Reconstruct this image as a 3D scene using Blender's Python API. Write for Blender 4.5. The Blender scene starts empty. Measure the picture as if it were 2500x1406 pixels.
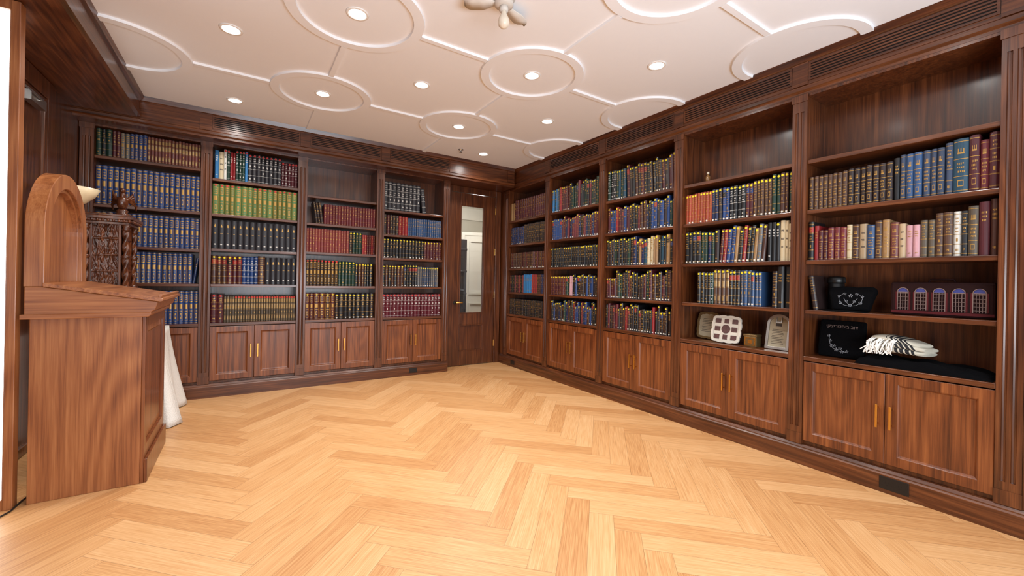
import bpy, bmesh, math, random
from mathutils import Vector, Matrix, noise
R = random.Random(7)
S = bpy.context.scene
COL = S.collection
H_CAM = 1.15; CEIL = 2.65
YA = 4.80; XB = 3.05       # bookcase face planes
XL = -1.16                 # left wall
DEP = 0.30
CA = 0.19                  # cornice overhang on the back wall

def lin(c):
    r = []
    for x in c[:3]:
        x = x/255.0
        r.append(x/12.92 if x <= 0.04045 else ((x+0.055)/1.055)**2.4)
    return (r[0], r[1], r[2], 1.0)

# ------------------------------------------------------------------ materials
def new_mat(name):
    m = bpy.data.materials.new(name); m.use_nodes = True
    nt = m.node_tree; nt.nodes.clear()
    o = nt.nodes.new('ShaderNodeOutputMaterial')
    b = nt.nodes.new('ShaderNodeBsdfPrincipled')
    nt.links.new(b.outputs[0], o.inputs[0])
    return m, nt, b
def simple(name, c, rough=0.5, metal=0.0, coat=0.0, emit=None, es=0.0, var=0.08, nscale=30, bump=0.0, sheen=0.0, spec=0.5):
    m, nt, b = new_mat(name)
    N = nt.nodes; Lk = nt.links
    tc = N.new('ShaderNodeTexCoord'); no = N.new('ShaderNodeTexNoise')
    no.inputs['Scale'].default_value = nscale; no.inputs['Detail'].default_value = 4
    Lk.new(tc.outputs['Object'], no.inputs['Vector'])
    mx = N.new('ShaderNodeMix'); mx.data_type = 'RGBA'
    l = lin(c)
    mx.inputs[6].default_value = tuple(x*(1-var) for x in l[:3])+(1,)
    mx.inputs[7].default_value = tuple(min(1, x*(1+var)) for x in l[:3])+(1,)
    Lk.new(no.outputs['Fac'], mx.inputs[0]); Lk.new(mx.outputs[2], b.inputs['Base Color'])
    b.inputs['Roughness'].default_value = rough; b.inputs['Metallic'].default_value = metal
    b.inputs['Coat Weight'].default_value = coat; b.inputs['Specular IOR Level'].default_value = spec
    b.inputs['Sheen Weight'].default_value = sheen
    if emit:
        b.inputs['Emission Color'].default_value = lin(emit); b.inputs['Emission Strength'].default_value = es
    if bump:
        bp = N.new('ShaderNodeBump'); bp.inputs['Strength'].default_value = bump; bp.inputs['Distance'].default_value = 0.01
        Lk.new(no.outputs['Fac'], bp.inputs['Height']); Lk.new(bp.outputs[0], b.inputs['Normal'])
    return m
def wood(name, cols, axis, rough=0.33, coat=0.25, figure=9.0, width=5.0, amp=0.05, s3=60, w3=0.8, bl=1.4):
    m, nt, b = new_mat(name)
    N = nt.nodes; Lk = nt.links
    tc = N.new('ShaderNodeTexCoord'); oi = N.new('ShaderNodeObjectInfo')
    ad = N.new('ShaderNodeVectorMath'); ad.operation = 'ADD'
    sc = N.new('ShaderNodeVectorMath'); sc.operation = 'SCALE'; sc.inputs[0].default_value = (7, 5, 3)
    Lk.new(oi.outputs['Random'], sc.inputs['Scale'])
    Lk.new(tc.outputs['Object'], ad.inputs[0]); Lk.new(sc.outputs[0], ad.inputs[1])
    def stretched(a, bb):
        mp = N.new('ShaderNodeMapping'); s = [a, a, a]; s[axis] = bb
        mp.inputs['Scale'].default_value = s
        Lk.new(ad.outputs[0], mp.inputs['Vector']); return mp
    m1 = stretched(width, width*0.16)
    n1 = N.new('ShaderNodeTexNoise'); n1.inputs['Scale'].default_value = 1.0; n1.inputs['Detail'].default_value = 1.6; n1.inputs['Distortion'].default_value = 0.15
    Lk.new(m1.outputs[0], n1.inputs['Vector'])
    mu = N.new('ShaderNodeMath'); mu.operation = 'MULTIPLY'; mu.inputs[1].default_value = figure*6.28
    Lk.new(n1.outputs['Fac'], mu.inputs[0])
    si = N.new('ShaderNodeMath'); si.operation = 'SINE'; Lk.new(mu.outputs[0], si.inputs[0])
    m2 = stretched(260, 6)
    n2 = N.new('ShaderNodeTexNoise'); n2.inputs['Scale'].default_value = 1.0; n2.inputs['Detail'].default_value = 4
    Lk.new(m2.outputs[0], n2.inputs['Vector'])
    m3 = stretched(s3, bl)
    n3 = N.new('ShaderNodeTexNoise'); n3.inputs['Scale'].default_value = 1.0; n3.inputs['Detail'].default_value = 5
    Lk.new(m3.outputs[0], n3.inputs['Vector'])
    a0 = N.new('ShaderNodeMath'); a0.operation = 'MULTIPLY_ADD'; a0.inputs[1].default_value = w3; a0.inputs[2].default_value = 0.5*(1-w3)
    Lk.new(n3.outputs['Fac'], a0.inputs[0])
    a1 = N.new('ShaderNodeMath'); a1.operation = 'MULTIPLY_ADD'; a1.inputs[1].default_value = amp
    Lk.new(si.outputs[0], a1.inputs[0]); Lk.new(a0.outputs[0], a1.inputs[2])
    a2 = N.new('ShaderNodeMath'); a2.operation = 'MULTIPLY_ADD'; a2.inputs[1].default_value = 0.45
    Lk.new(n2.outputs['Fac'], a2.inputs[0]); Lk.new(a1.outputs[0], a2.inputs[2])
    rp = N.new('ShaderNodeValToRGB'); e = rp.color_ramp.elements
    e[0].position = 0.50; e[0].color = lin(cols[0]); e[1].position = 0.95; e[1].color = lin(cols[2])
    k = e.new(0.72); k.color = lin(cols[1])
    Lk.new(a2.outputs[0], rp.inputs[0]); Lk.new(rp.outputs[0], b.inputs['Base Color'])
    b.inputs['Roughness'].default_value = rough; b.inputs['Coat Weight'].default_value = coat; b.inputs['Coat Roughness'].default_value = 0.15
    bp = N.new('ShaderNodeBump'); bp.inputs['Strength'].default_value = 0.06; bp.inputs['Distance'].default_value = 0.002
    Lk.new(n2.outputs['Fac'], bp.inputs['Height']); Lk.new(bp.outputs[0], b.inputs['Normal'])
    return m
DK = [(52, 24, 11), (84, 43, 20), (116, 66, 35)]
DR = [(70, 32, 15), (112, 59, 29), (144, 84, 44)]
LC = [(112, 60, 31), (152, 92, 52), (178, 118, 72)]
M_wx = wood('walnut_grain_x', DK, 0); M_wy = wood('walnut_grain_y', DK, 1); M_wz = wood('walnut_grain_z', DK, 2)
M_dz = wood('walnut_door_panel', DR, 2, amp=.05, figure=10, width=4); M_lec = wood('lectern_walnut', LC, 2, rough=0.38, figure=13, width=2.6, amp=.08, s3=90, w3=.5)
M_lex = wood('lectern_walnut_x', LC, 0, rough=0.35); M_ley = wood('lectern_walnut_y', LC, 1, rough=0.35)
M_carve = wood('carved_wood', [(40, 17, 9), (82, 40, 20), (120, 67, 37)], 2, rough=0.3)
M_white = simple('ceiling_paint', (246, 249, 254), 0.6, var=0.01)
M_cream = simple('hall_paint', (214, 210, 198), 0.6, var=0.02)
M_doorwhite = simple('white_joinery', (232, 230, 222), 0.4, var=0.01)
M_brass = simple('brass', (214, 168, 88), 0.25, 1.0, var=0.05)
M_black = simple('black_plastic', (20, 19, 19), 0.4)
M_slot = simple('outlet_slot', (4, 4, 4), 0.6)
M_chrome = simple('brushed_metal', (190, 190, 188), 0.3, 1.0)
M_emit = simple('lamp_lens', (255, 250, 240), 0.5, emit=(255, 250, 242), es=14)
M_ring = simple('lamp_trim', (245, 243, 240), 0.4)
M_fan = simple('fan_white', (214, 208, 200), 0.5)
M_glow = simple('bright_window', (255, 255, 255), 0.5, emit=(255, 253, 248), es=4.0)
M_ventshade = simple('vent_slot_shade', (10, 6, 5), 0.8)
M_cloth = simple('white_lace', (226, 224, 218), 0.85, nscale=120, bump=0.5, var=0.12)
M_velvet = simple('black_velvet', (7, 7, 9), 1.0, nscale=80, bump=0.2, spec=0.08)
M_silver = simple('silver_thread', (130, 132, 138), 0.5, 0.2)
M_bulb = simple('frosted_bulb', (226, 214, 196), 0.3)
M_bowl = simple('cream_glass', (222, 204, 168), 0.3, coat=0.3)
M_paperw = simple('paper_white', (196, 190, 178), 0.6)
M_certp = simple('certificate_paper', (158, 148, 124), 0.6)
M_ink = simple('ink', (60, 52, 48), 0.7)
M_photo = simple('photo_print', (84, 56, 54), 0.4, var=0.7, nscale=60)
M_burg = simple('burgundy_case', (30, 8, 8), 0.7, spec=0.15)
M_lilac = simple('lilac_lattice', (118, 96, 90), 0.6)
M_rose = simple('rose_brick', (74, 18, 22), 0.6, spec=0.2)
M_blueg = simple('blue_fanlight', (52, 58, 116), 0.4)
M_gildframe = simple('gilt_frame', (128, 106, 70), 0.35, 0.7)
M_cable = simple('cable_rubber', (28, 22, 20), 0.5)

def attr_mat(name, rough, metal=0.0, var=0.12, coat=0.0):
    m, nt, b = new_mat(name); N = nt.nodes; Lk = nt.links
    at = N.new('ShaderNodeAttribute'); at.attribute_name = 'Col'
    tc = N.new('ShaderNodeTexCoord'); no = N.new('ShaderNodeTexNoise'); no.inputs['Scale'].default_value = 60; no.inputs['Detail'].default_value = 3
    Lk.new(tc.outputs['Object'], no.inputs['Vector'])
    mr = N.new('ShaderNodeMapRange'); mr.inputs['To Min'].default_value = 1-var; mr.inputs['To Max'].default_value = 1+var
    Lk.new(no.outputs['Fac'], mr.inputs['Value'])
    mx = N.new('ShaderNodeVectorMath'); mx.operation = 'SCALE'
    Lk.new(at.outputs['Color'], mx.inputs[0]); Lk.new(mr.outputs[0], mx.inputs['Scale'])
    Lk.new(mx.outputs[0], b.inputs['Base Color'])
    b.inputs['Roughness'].default_value = rough; b.inputs['Metallic'].default_value = metal; b.inputs['Coat Weight'].default_value = coat
    return m
M_bk = attr_mat('book_cloth', 0.45, coat=0.1)
M_gilt = attr_mat('book_gilt', 0.4, 0.45)
M_pap = attr_mat('book_paper', 0.8)
BM = [M_bk, M_gilt, M_pap]

def glass_mat():
    m = bpy.data.materials.new('pane_glass'); m.use_nodes = True; nt = m.node_tree; nt.nodes.clear(); N = nt.nodes
    o = N.new('ShaderNodeOutputMaterial'); t = N.new('ShaderNodeBsdfTransparent'); g = N.new('ShaderNodeBsdfGlossy'); g.inputs['Roughness'].default_value = 0.02
    fr = N.new('ShaderNodeFresnel'); fr.inputs[0].default_value = 1.45
    mx = N.new('ShaderNodeMixShader'); nt.links.new(fr.outputs[0], mx.inputs[0]); nt.links.new(t.outputs[0], mx.inputs[1]); nt.links.new(g.outputs[0], mx.inputs[2])
    nt.links.new(mx.outputs[0], o.inputs[0]); return m
M_glass = glass_mat()
def stripes_mat():
    m, nt, b = new_mat('striped_wool'); N = nt.nodes; Lk = nt.links
    tc = N.new('ShaderNodeTexCoord'); sp = N.new('ShaderNodeSeparateXYZ'); Lk.new(tc.outputs['UV'], sp.inputs[0])
    rp = N.new('ShaderNodeValToRGB'); rp.color_ramp.interpolation = 'CONSTANT'
    e = rp.color_ramp.elements; W = lin((190, 184, 168)); K = lin((20, 20, 26))
    e[0].position = 0; e[0].color = W; e[1].position = 0.46; e[1].color = K
    for p, c in ((0.48, W), (0.54, K), (0.60, W), (0.63, K), (0.70, W), (0.73, K), (0.80, W), (.83, K), (.88, W)):
        q = e.new(p); q.color = c
    Lk.new(sp.outputs[0], rp.inputs[0]); Lk.new(rp.outputs[0], b.inputs['Base Color']); b.inputs['Roughness'].default_value = 0.85
    return m
M_tallit = stripes_mat()

PW = 0.118; PN = 6; PL = PW*PN
def floor_mat():
    m, nt, b = new_mat('oak_herringbone'); N = nt.nodes; Lk = nt.links
    at = N.new('ShaderNodeAttribute'); at.attribute_name = 'tone'
    uv = N.new('ShaderNodeUVMap'); uv.uv_map = 'UVMap'
    sep = N.new('ShaderNodeSeparateXYZ'); Lk.new(uv.outputs[0], sep.inputs[0])
    ad = N.new('ShaderNodeVectorMath'); ad.operation = 'ADD'
    cm = N.new('ShaderNodeVectorMath'); cm.operation = 'SCALE'; cm.inputs['Scale'].default_value = 37
    Lk.new(at.outputs['Vector'], cm.inputs[0])
    Lk.new(uv.outputs[0], ad.inputs[0]); Lk.new(cm.outputs[0], ad.inputs[1])
    def nz(sx, sy, det, dist=0):
        mp = N.new('ShaderNodeMapping'); mp.inputs['Scale'].default_value = (sx, sy, 1); Lk.new(ad.outputs[0], mp.inputs[0])
        n = N.new('ShaderNodeTexNoise'); n.inputs['Scale'].default_value = 1; n.inputs['Detail'].default_value = det; n.inputs['Distortion'].default_value = dist
        Lk.new(mp.outputs[0], n.inputs['Vector']); return n
    fine = nz(6, 240, 4); fig = nz(1.4, 18, 2, 0.3)
    mu = N.new('ShaderNodeMath'); mu.operation = 'MULTIPLY'; mu.inputs[1].default_value = 45; Lk.new(fig.outputs['Fac'], mu.inputs[0])
    si = N.new('ShaderNodeMath'); si.operation = 'SINE'; Lk.new(mu.outputs[0], si.inputs[0])
    s2 = N.new('ShaderNodeMath'); s2.operation = 'MULTIPLY_ADD'; s2.inputs[1].default_value = 0.03; Lk.new(si.outputs[0], s2.inputs[0]); Lk.new(fine.outputs['Fac'], s2.inputs[2])
    tn = N.new('ShaderNodeMath'); tn.operation = 'MULTIPLY_ADD'; tn.inputs[1].default_value = 0.30
    sx = N.new('ShaderNodeSeparateXYZ'); Lk.new(at.outputs['Vector'], sx.inputs[0])
    Lk.new(sx.outputs[0], tn.inputs[0]); Lk.new(s2.outputs[0], tn.inputs[2])
    rp = N.new('ShaderNodeValToRGB'); e = rp.color_ramp.elements
    e[0].position = 0.32; e[0].color = lin((178, 122, 72)); e[1].position = 0.98; e[1].color = lin((226, 182, 132))
    k = e.new(0.64); k.color = lin((207, 156, 103))
    Lk.new(tn.outputs[0], rp.inputs[0])
    col = rp.outputs[0]
    def edge(out, size, w):
        a = N.new('ShaderNodeMath'); a.operation = 'SUBTRACT'; a.inputs[1].default_value = size/2; Lk.new(out, a.inputs[0])
        c = N.new('ShaderNodeMath'); c.operation = 'ABSOLUTE'; Lk.new(a.outputs[0], c.inputs[0])
        g = N.new('ShaderNodeMath'); g.operation = 'GREATER_THAN'; g.inputs[1].default_value = size/2-w; Lk.new(c.outputs[0], g.inputs[0]); return g
    g1 = edge(sep.outputs[0], PL, 0.0009); g2 = edge(sep.outputs[1], PW, 0.0009)
    mxm = N.new('ShaderNodeMath'); mxm.operation = 'MAXIMUM'; Lk.new(g1.outputs[0], mxm.inputs[0]); Lk.new(g2.outputs[0], mxm.inputs[1])
    hf = N.new('ShaderNodeMath'); hf.operation = 'MULTIPLY'; hf.inputs[1].default_value = 0.6; Lk.new(mxm.outputs[0], hf.inputs[0])
    mx = N.new('ShaderNodeMix'); mx.data_type = 'RGBA'; Lk.new(hf.outputs[0], mx.inputs[0]); Lk.new(col, mx.inputs[6]); mx.inputs[7].default_value = lin((112, 68, 34))
    Lk.new(mx.outputs[2], b.inputs['Base Color'])
    b.inputs['Roughness'].default_value = 0.42
    return m

# ------------------------------------------------------------------ builder
class MB:
    def __init__(s): s.v = []; s.f = []; s.m = []; s.sm = []; s.c = []
    def add(s, vs, fs, mi=0, sm=False, col=(1, 1, 1, 1)):
        o = len(s.v); s.v += [tuple(p) for p in vs]
        for f in fs: s.f.append([i+o for i in f]); s.m.append(mi); s.sm.append(sm); s.c.append(col)
    def box(s, x0, x1, y0, y1, z0, z1, mi=0, col=(1, 1, 1, 1), xf=None):
        vs = [(x, y, z) for z in (z0, z1) for y in (y0, y1) for x in (x0, x1)]
        if xf: vs = [xf @ Vector(p) for p in vs]
        s.add(vs, [(0, 2, 3, 1), (4, 5, 7, 6), (0, 1, 5, 4), (2, 6, 7, 3), (0, 4, 6, 2), (1, 3, 7, 5)], mi, False, col)
    def prism(s, poly, axis, a0, a1, mi=0, sm=False, col=(1, 1, 1, 1), xf=None):
        def mk(p, a):
            if axis == 0: q = (a, p[0], p[1])
            elif axis == 1: q = (p[0], a, p[1])
            else: q = (p[0], p[1], a)
            return (xf @ Vector(q)) if xf else q
        n = len(poly); vs = [mk(p, a0) for p in poly]+[mk(p, a1) for p in poly]
        o = len(s.v); s.v += [tuple(p) for p in vs]
        for i in range(n):
            j = (i+1) % n; s.f.append([o+i, o+j, o+n+j, o+n+i]); s.m.append(mi); s.sm.append(sm); s.c.append(col)
        for f in (list(range(n))[::-1], list(range(n, 2*n))):
            s.f.append([o+i for i in f]); s.m.append(mi); s.sm.append(False); s.c.append(col)
    def strip(s, outer, inner, axis, a0, a1, mi=0, closed=False):
        n = len(outer)
        def mk(p, a):
            if axis == 0: return (a, p[0], p[1])
            if axis == 1: return (p[0], a, p[1])
            return (p[0], p[1], a)
        vs = [mk(p, a0) for p in outer]+[mk(p, a0) for p in inner]+[mk(p, a1) for p in outer]+[mk(p, a1) for p in inner]
        fs = []
        for i in range(n if closed else n-1):
            j = (i+1) % n
            fs += [(i, j, n+j, n+i), (2*n+i, 3*n+i, 3*n+j, 2*n+j), (i, 2*n+i, 2*n+j, j), (n+i, n+j, 3*n+j, 3*n+i)]
        if not closed:
            fs += [(0, n, 3*n, 2*n), (n-1, 3*n-1, 4*n-1, 2*n-1)]
        s.add(vs, fs, mi)
    def tube(s, pts, r, n=10, mi=0, caps=True, sm=True, col=(1, 1, 1, 1)):
        pts = [Vector(p) for p in pts]; rs = r if isinstance(r, (list, tuple)) else [r]*len(pts)
        rings = []; up = None
        for i, p in enumerate(pts):
            t = (pts[min(i+1, len(pts)-1)]-pts[max(i-1, 0)]).normalized()
            if up is None:
                up = t.orthogonal().normalized()
            else:
                up = (up - t*up.dot(t)).normalized()
            b = t.cross(up)
            rings.append([p+up*math.cos(2*math.pi*k/n)*rs[i]+b*math.sin(2*math.pi*k/n)*rs[i] for k in range(n)])
        vs = [q for rg in rings for q in rg]; fs = []
        for i in range(len(pts)-1):
            for k in range(n):
                k2 = (k+1) % n; fs.append((i*n+k, i*n+k2, (i+1)*n+k2, (i+1)*n+k))
        s.add(vs, fs, mi, sm, col)
        if caps:
            s.add(rings[0], [tuple(range(n))[::-1]], mi, False, col); s.add(rings[-1], [tuple(range(n))], mi, False, col)
    def lathe(s, prof, c=(0, 0, 0), n=24, mi=0, sm=True):
        vs = []; fs = []
        for r, z in prof:
            for k in range(n):
                a = 2*math.pi*k/n; vs.append((c[0]+max(r, 1e-5)*math.cos(a), c[1]+max(r, 1e-5)*math.sin(a), c[2]+z))
        for i in range(len(prof)-1):
            for k in range(n):
                k2 = (k+1) % n; fs.append((i*n+k, i*n+k2, (i+1)*n+k2, (i+1)*n+k))
        s.add(vs, fs, mi, sm)
    def ball(s, c, rx, ry, rz, mi=0, n=14, xf=None):
        vs = []; fs = []; k = n//2
        for i in range(k+1):
            ph = math.pi*i/k
            for j in range(n):
                a = 2*math.pi*j/n
                p = Vector((rx*math.sin(ph)*math.cos(a)+1e-6*math.cos(a), ry*math.sin(ph)*math.sin(a)+1e-6*math.sin(a), rz*math.cos(ph)))
                if xf: p = xf @ p
                vs.append(Vector(c)+p)
        for i in range(k):
            for j in range(n):
                j2 = (j+1) % n; fs.append((i*n+j, (i+1)*n+j, (i+1)*n+j2, i*n+j2))
        s.add(vs, fs, mi, True)
    def extend(s, o, M):
        b = len(s.v); s.v += [tuple(M @ Vector(p)) for p in o.v]
        s.f += [[i+b for i in f] for f in o.f]; s.m += o.m; s.sm += o.sm; s.c += o.c
    def make(s, name, mats, parent=None, loc=(0, 0, 0), rot=(0, 0, 0), bevel=0, col=False, recalc=True, label=None, cat=None, kind=None, group=None):
        me = bpy.data.meshes.new(name); me.from_pydata(s.v, [], s.f)
        for m in mats: me.materials.append(m)
        me.polygons.foreach_set('material_index', s.m); me.polygons.foreach_set('use_smooth', s.sm)
        if col:
            at = me.color_attributes.new('Col', 'FLOAT_COLOR', 'CORNER'); d = []
            for f, c in zip(s.f, s.c): d += list(c)*len(f)
            at.data.foreach_set('color', d)
        if recalc:
            bm = bmesh.new(); bm.from_mesh(me); bmesh.ops.recalc_face_normals(bm, faces=bm.faces); bm.to_mesh(me); bm.free()
        me.update()
        o = bpy.data.objects.new(name, me); COL.objects.link(o)
        o.location = loc; o.rotation_euler = rot
        if parent: o.parent = parent
        if bevel:
            b = o.modifiers.new('edge', 'BEVEL'); b.width = bevel; b.segments = 2; b.limit_method = 'ANGLE'; b.angle_limit = math.radians(50)
        tag(o, label, cat, kind, group)
        return o
def tag(o, label=None, cat=None, kind=None, group=None):
    if label: o['label'] = label
    if cat: o['category'] = cat
    if kind: o['kind'] = kind
    if group: o['group'] = group
def root(name, label, cat, loc=(0, 0, 0), rz=0, group=None):
    e = bpy.data.objects.new(name, None); COL.objects.link(e); e.location = loc; e.rotation_euler = (0, 0, rz); e.empty_display_size = 0.1
    tag(e, label, cat, None, group); return e
TR = [0]
def trim(mb, mats, label, bevel=0.0, **k):
    TR[0] += 1
    return mb.make('trim_%d' % TR[0], mats, bevel=bevel, label=label, cat='trim', kind='structure', **k)

# ------------------------------------------------------------------ room shell
Y0 = -1.5; YW = 5.12; XR = 3.36
def build_floor():
    bm = bmesh.new(); uvl = bm.loops.layers.uv.new('UVMap'); cl = bm.loops.layers.float_color.new('tone')
    c45 = math.cos(math.pi/4); ox, oy = 1.05, 1.76
    def w(a, b):
        a *= PW; b *= PW
        return (ox+(a*c45-b*c45), oy+(a*c45+b*c45), 0)
    for k in range(-9, 10):
        for i in range(-70, 71):
            bx, by = i+k*PN, i-k*PN
            for vert in (0, 1):
                if vert: x0, y0, x1, y1 = bx+PN, by-PN+1, bx+PN+1, by+1
                else: x0, y0, x1, y1 = bx, by, bx+PN, by+1
                cx, cy, _ = w((x0+x1)/2, (y0+y1)/2)
                if not (XL-.6 < cx < XR+.6 and Y0-.6 < cy < YW+.6): continue
                vs = [bm.verts.new(w(*p)) for p in ((x0, y0), (x1, y0), (x1, y1), (x0, y1))]
                f = bm.faces.new(vs); t = R.random(); t2 = R.random()
                uvs = [(0, 0), (PL, 0), (PL, PW), (0, PW)] if not vert else [(0, 0), (0, PW), (PL, PW), (PL, 0)]
                for l, u in zip(f.loops, uvs): l[uvl].uv = u; l[cl] = (t, t2, t2, 1)
    for co, no in (((XL, 0, 0), (-1, 0, 0)), ((XR, 0, 0), (1, 0, 0)), ((0, Y0, 0), (0, -1, 0)), ((0, YW, 0), (0, 1, 0))):
        bmesh.ops.bisect_plane(bm, geom=bm.verts[:]+bm.edges[:]+bm.faces[:], plane_co=co, plane_no=no, clear_outer=True)
    for f in bm.faces:
        if f.normal.z < 0: f.normal_flip()
    me = bpy.data.meshes.new('floor'); bm.to_mesh(me); bm.free()
    me.materials.append(floor_mat()); o = bpy.data.objects.new('floor', me); COL.objects.link(o)
    tag(o, 'light oak herringbone parquet floor of the library', 'floor', 'structure')
build_floor()
def wall(name, boxes, mats, label):
    mb = MB()
    for b in boxes: mb.box(*b)
    return mb.make(name, mats, label=label, cat='wall', kind='structure')
DX0, DX1, DZ = 2.24, 2.95, 2.32
wall('wall_back', [(XL-.1, DX0, YW, YW+.06, 0, CEIL), (DX1, XR, YW, YW+.06, 0, CEIL), (DX0, DX1, YW, YW+.06, DZ, CEIL)], [M_wz], 'walnut-clad wall behind the bookcases with a door opening')
wall('wall_right', [(XR, XR+.06, Y0, YW, 0, CEIL)], [M_wz], 'walnut-clad wall behind the long bookcase run')
wall('wall_left', [(XL-.06, XL, Y0, YW, 0, CEIL)], [M_wz], 'dark walnut panelled side wall')
mb = MB(); mb.box(XL-.06, XR+.06, Y0, YW+.06, CEIL, CEIL+.05)
mb.make('ceiling', [M_white], label='white painted ceiling with circular mouldings', cat='ceiling', kind='structure')

# ceiling grid
GX = [-0.70, 0.516, 1.735, 2.96]; GY = [1.24, 2.455, 3.68]
CX0, CX1, CY1 = -0.75, 3.03, YA-CA
def inb(x, y): return CX0+.002 < x < CX1-.0 and y < CY1
def ring(cx, cy, r0, r1, th, n=128):
    mb = MB(); pr = [(r0, 0), (r0+.003, -th), (r1-.003, -th), (r1, 0)]
    for k in range(n):
        a0 = 2*math.pi*k/n; a1 = 2*math.pi*(k+1)/n
        am = (a0+a1)/2
        if not inb(cx+r1*math.cos(am), cy+r1*math.sin(am)): continue
        vs = [(cx+r*math.cos(a), cy+r*math.sin(a), CEIL+z) for a in (a0, a1) for r, z in pr]
        mb.add(vs, [(0, 1, 5, 4), (1, 2, 6, 5), (2, 3, 7, 6)], 0, False)
    return mb
for gx in GX:
    for gy in GY:
        mb = ring(gx, gy, .31, .375, .016)
        if mb.v: trim(mb, [M_white], 'white circular ceiling moulding ring')
def bar(x0, x1, y0, y1):
    mb = MB(); t = .015; b = .003
    vs = [(x0, y0, CEIL), (x1, y0, CEIL), (x1, y1, CEIL), (x0, y1, CEIL), (x0+b, y0+b, CEIL-t), (x1-b, y0+b, CEIL-t), (x1-b, y1-b, CEIL-t), (x0+b, y1-b, CEIL-t)]
    mb.add(vs, [(4, 5, 6, 7), (0, 1, 5, 4), (1, 2, 6, 5), (2, 3, 7, 6), (3, 0, 4, 7)])
    trim(mb, [M_white], 'straight white ceiling moulding strip')
hw = .02
for gx in GX[1:3]:
    for a, b in zip(GY[:-1], GY[1:]): bar(gx-hw, gx+hw, a+.373, b-.373)
    bar(gx-hw, gx+hw, GY[-1]+.373, CY1); bar(gx-hw, gx+hw, 0.2, GY[0]-.373)
for gy in GY:
    for a, b in zip(GX[:-1], GX[1:]): bar(a+.373, b-.373, gy-hw, gy+hw)

# beam on the left
mb = MB(); prof = [(XL, 2.46), (-.77, 2.46), (-.75, 2.475), (-.75, 2.52), (-.757, 2.53), (-.757, 2.60), (-.74, 2.615), (-.73, 2.649), (XL, 2.649)]
mb.prism(prof, 1, Y0, YA-CA-.012)
trim(mb, [M_wy], 'dark walnut dropped ceiling beam with moulded edge')

# crowns
def crown(c, length, loc, rz, units, ventbays, mats, lab):
    f = -c
    mb = MB(); prof = [(.30, 2.401), (f+.03, 2.401), (f+.03, 2.418), (f+.012, 2.43), (f+.012, 2.452), (f+.02, 2.46), (f+.02, 2.605), (f+.012, 2.612), (f, 2.649), (.30, 2.649)]
    mb.prism(prof, 0, length[0], length[1])
    for u in units: mb.box(u-.045, u+.045, f+.012, f+.03, 2.46, 2.605)
    o = trim(mb, mats, lab, loc=loc, rot=(0, 0, rz))
    for a, b in ventbays:
        v = root('air_vent', 'slotted walnut air vent in the cornice above a bookcase', 'vent', (Vector(loc)+Matrix.Rotation(rz, 3, 'Z') @ Vector(((a+b)/2, f+.02, 2.54))), rz)
        w = (b-a)/2-.06
        m1 = MB(); m1.box(-w, w, -.0015, .0, -.048, .048); m1.make('slot_shade', [M_ventshade], parent=v)  # near-black sheet on the solid cornice, painting the shade inside the slots
        m2 = MB(); m2.strip([(-w-.012, -.058), (w+.012, -.058), (w+.012, .058), (-w-.012, .058)], [(-w, -.046), (w, -.046), (w, .046), (-w, .046)], 1, -.007, 0, closed=True)
        for k in range(5):
            z = -.034+k*.017
            m2.box(-w, w, -.0065, -.0016, z-.0042, z+.0042)
        m2.make('grille', [mats[0]], parent=v)
AB = [-1.11, -.309, .497, 1.30, 2.117]
BB = [4.842, 3.937, 3.033, 2.151, 1.252, .35]
crown(CA, (XL, XB-.035), (0, YA, 0), 0, AB[1:]+[2.95], [(AB[1], AB[2]), (AB[2], AB[3]), (AB[3], AB[4])], [M_wx], 'walnut cornice above the bookcases')
RB = -math.pi/2
crown(.03, (-YW, -Y0), (XB, 0, 0), RB, [-y for y in BB]+[0.55], [(-BB[1], -BB[2]), (-BB[2], -BB[3]), (-BB[3], -BB[4]), (-BB[4], -BB[5]), (-.35, .55)], [M_wx], 'long walnut cornice above the bookcases')

# plinths
def plinth(name, a, b, loc, rz, lab):
    mb = MB(); mb.prism([(.30, 0), (-.018, 0), (-.018, .10), (-.012, .108), (-.012, .114), (-.004, .129), (.30, .129)], 0, a, b)
    mb.make(name, [M_wx], loc=loc, rot=(0, 0, rz), label=lab, cat='baseboard', kind='structure')
plinth('baseboard_back', XL, AB[4]+.045, (0, YA, 0), 0, 'walnut plinth under the bookcases')
plinth('baseboard_right', -YW, -Y0, (XB, 0, 0), RB, 'walnut plinth under the long bookcase run')

# ------------------------------------------------------------------ bookcases
def pilaster_mesh():
    mb = MB(); w = .0425
    prof = [(-w, .0195), (-w, -.008)]
    for c in (-.016, .016):
        prof += [(c-.009, -.008), (c-.006, -.001), (c, .001), (c+.006, -.001), (c+.009, -.008)]
    prof += [(w, -.008), (w, .0195)]
    mb.prism(prof, 2, .24, 2.29)
    mb.box(-w, w, -.008, .0195, .131, .24); mb.box(-w, w, -.008, .0195, 2.29, 2.40)
    mb.box(-w-.004, w+.004, -.013, -.008, 2.355, 2.40); mb.box(-w-.002, w+.002, -.012, -.008, .131, .20)
    return mb
PIL = pilaster_mesh()
def door_panel(w, h):
    mb = MB()
    def rect(i, y): return [(-w/2+i, y, i), (w/2-i, y, i), (w/2-i, y, h-i), (-w/2+i, y, h-i)]
    rs = [rect(0, .02), rect(0, .001), rect(.002, 0), rect(.052, 0), rect(.057, .003), (rect(.064, .012)), rect(.074, .013)]
    vs = [p for r in rs for p in r]; fs = []
    for i in range(len(rs)-1):
        for k in range(4): fs.append((i*4+k, i*4+(k+1) % 4, (i+1)*4+(k+1) % 4, (i+1)*4+k))
    n = (len(rs)-1)*4; fs.append((n, n+1, n+2, n+3)); fs.append((3, 2, 1, 0)); mb.add(vs, fs); return mb
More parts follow.
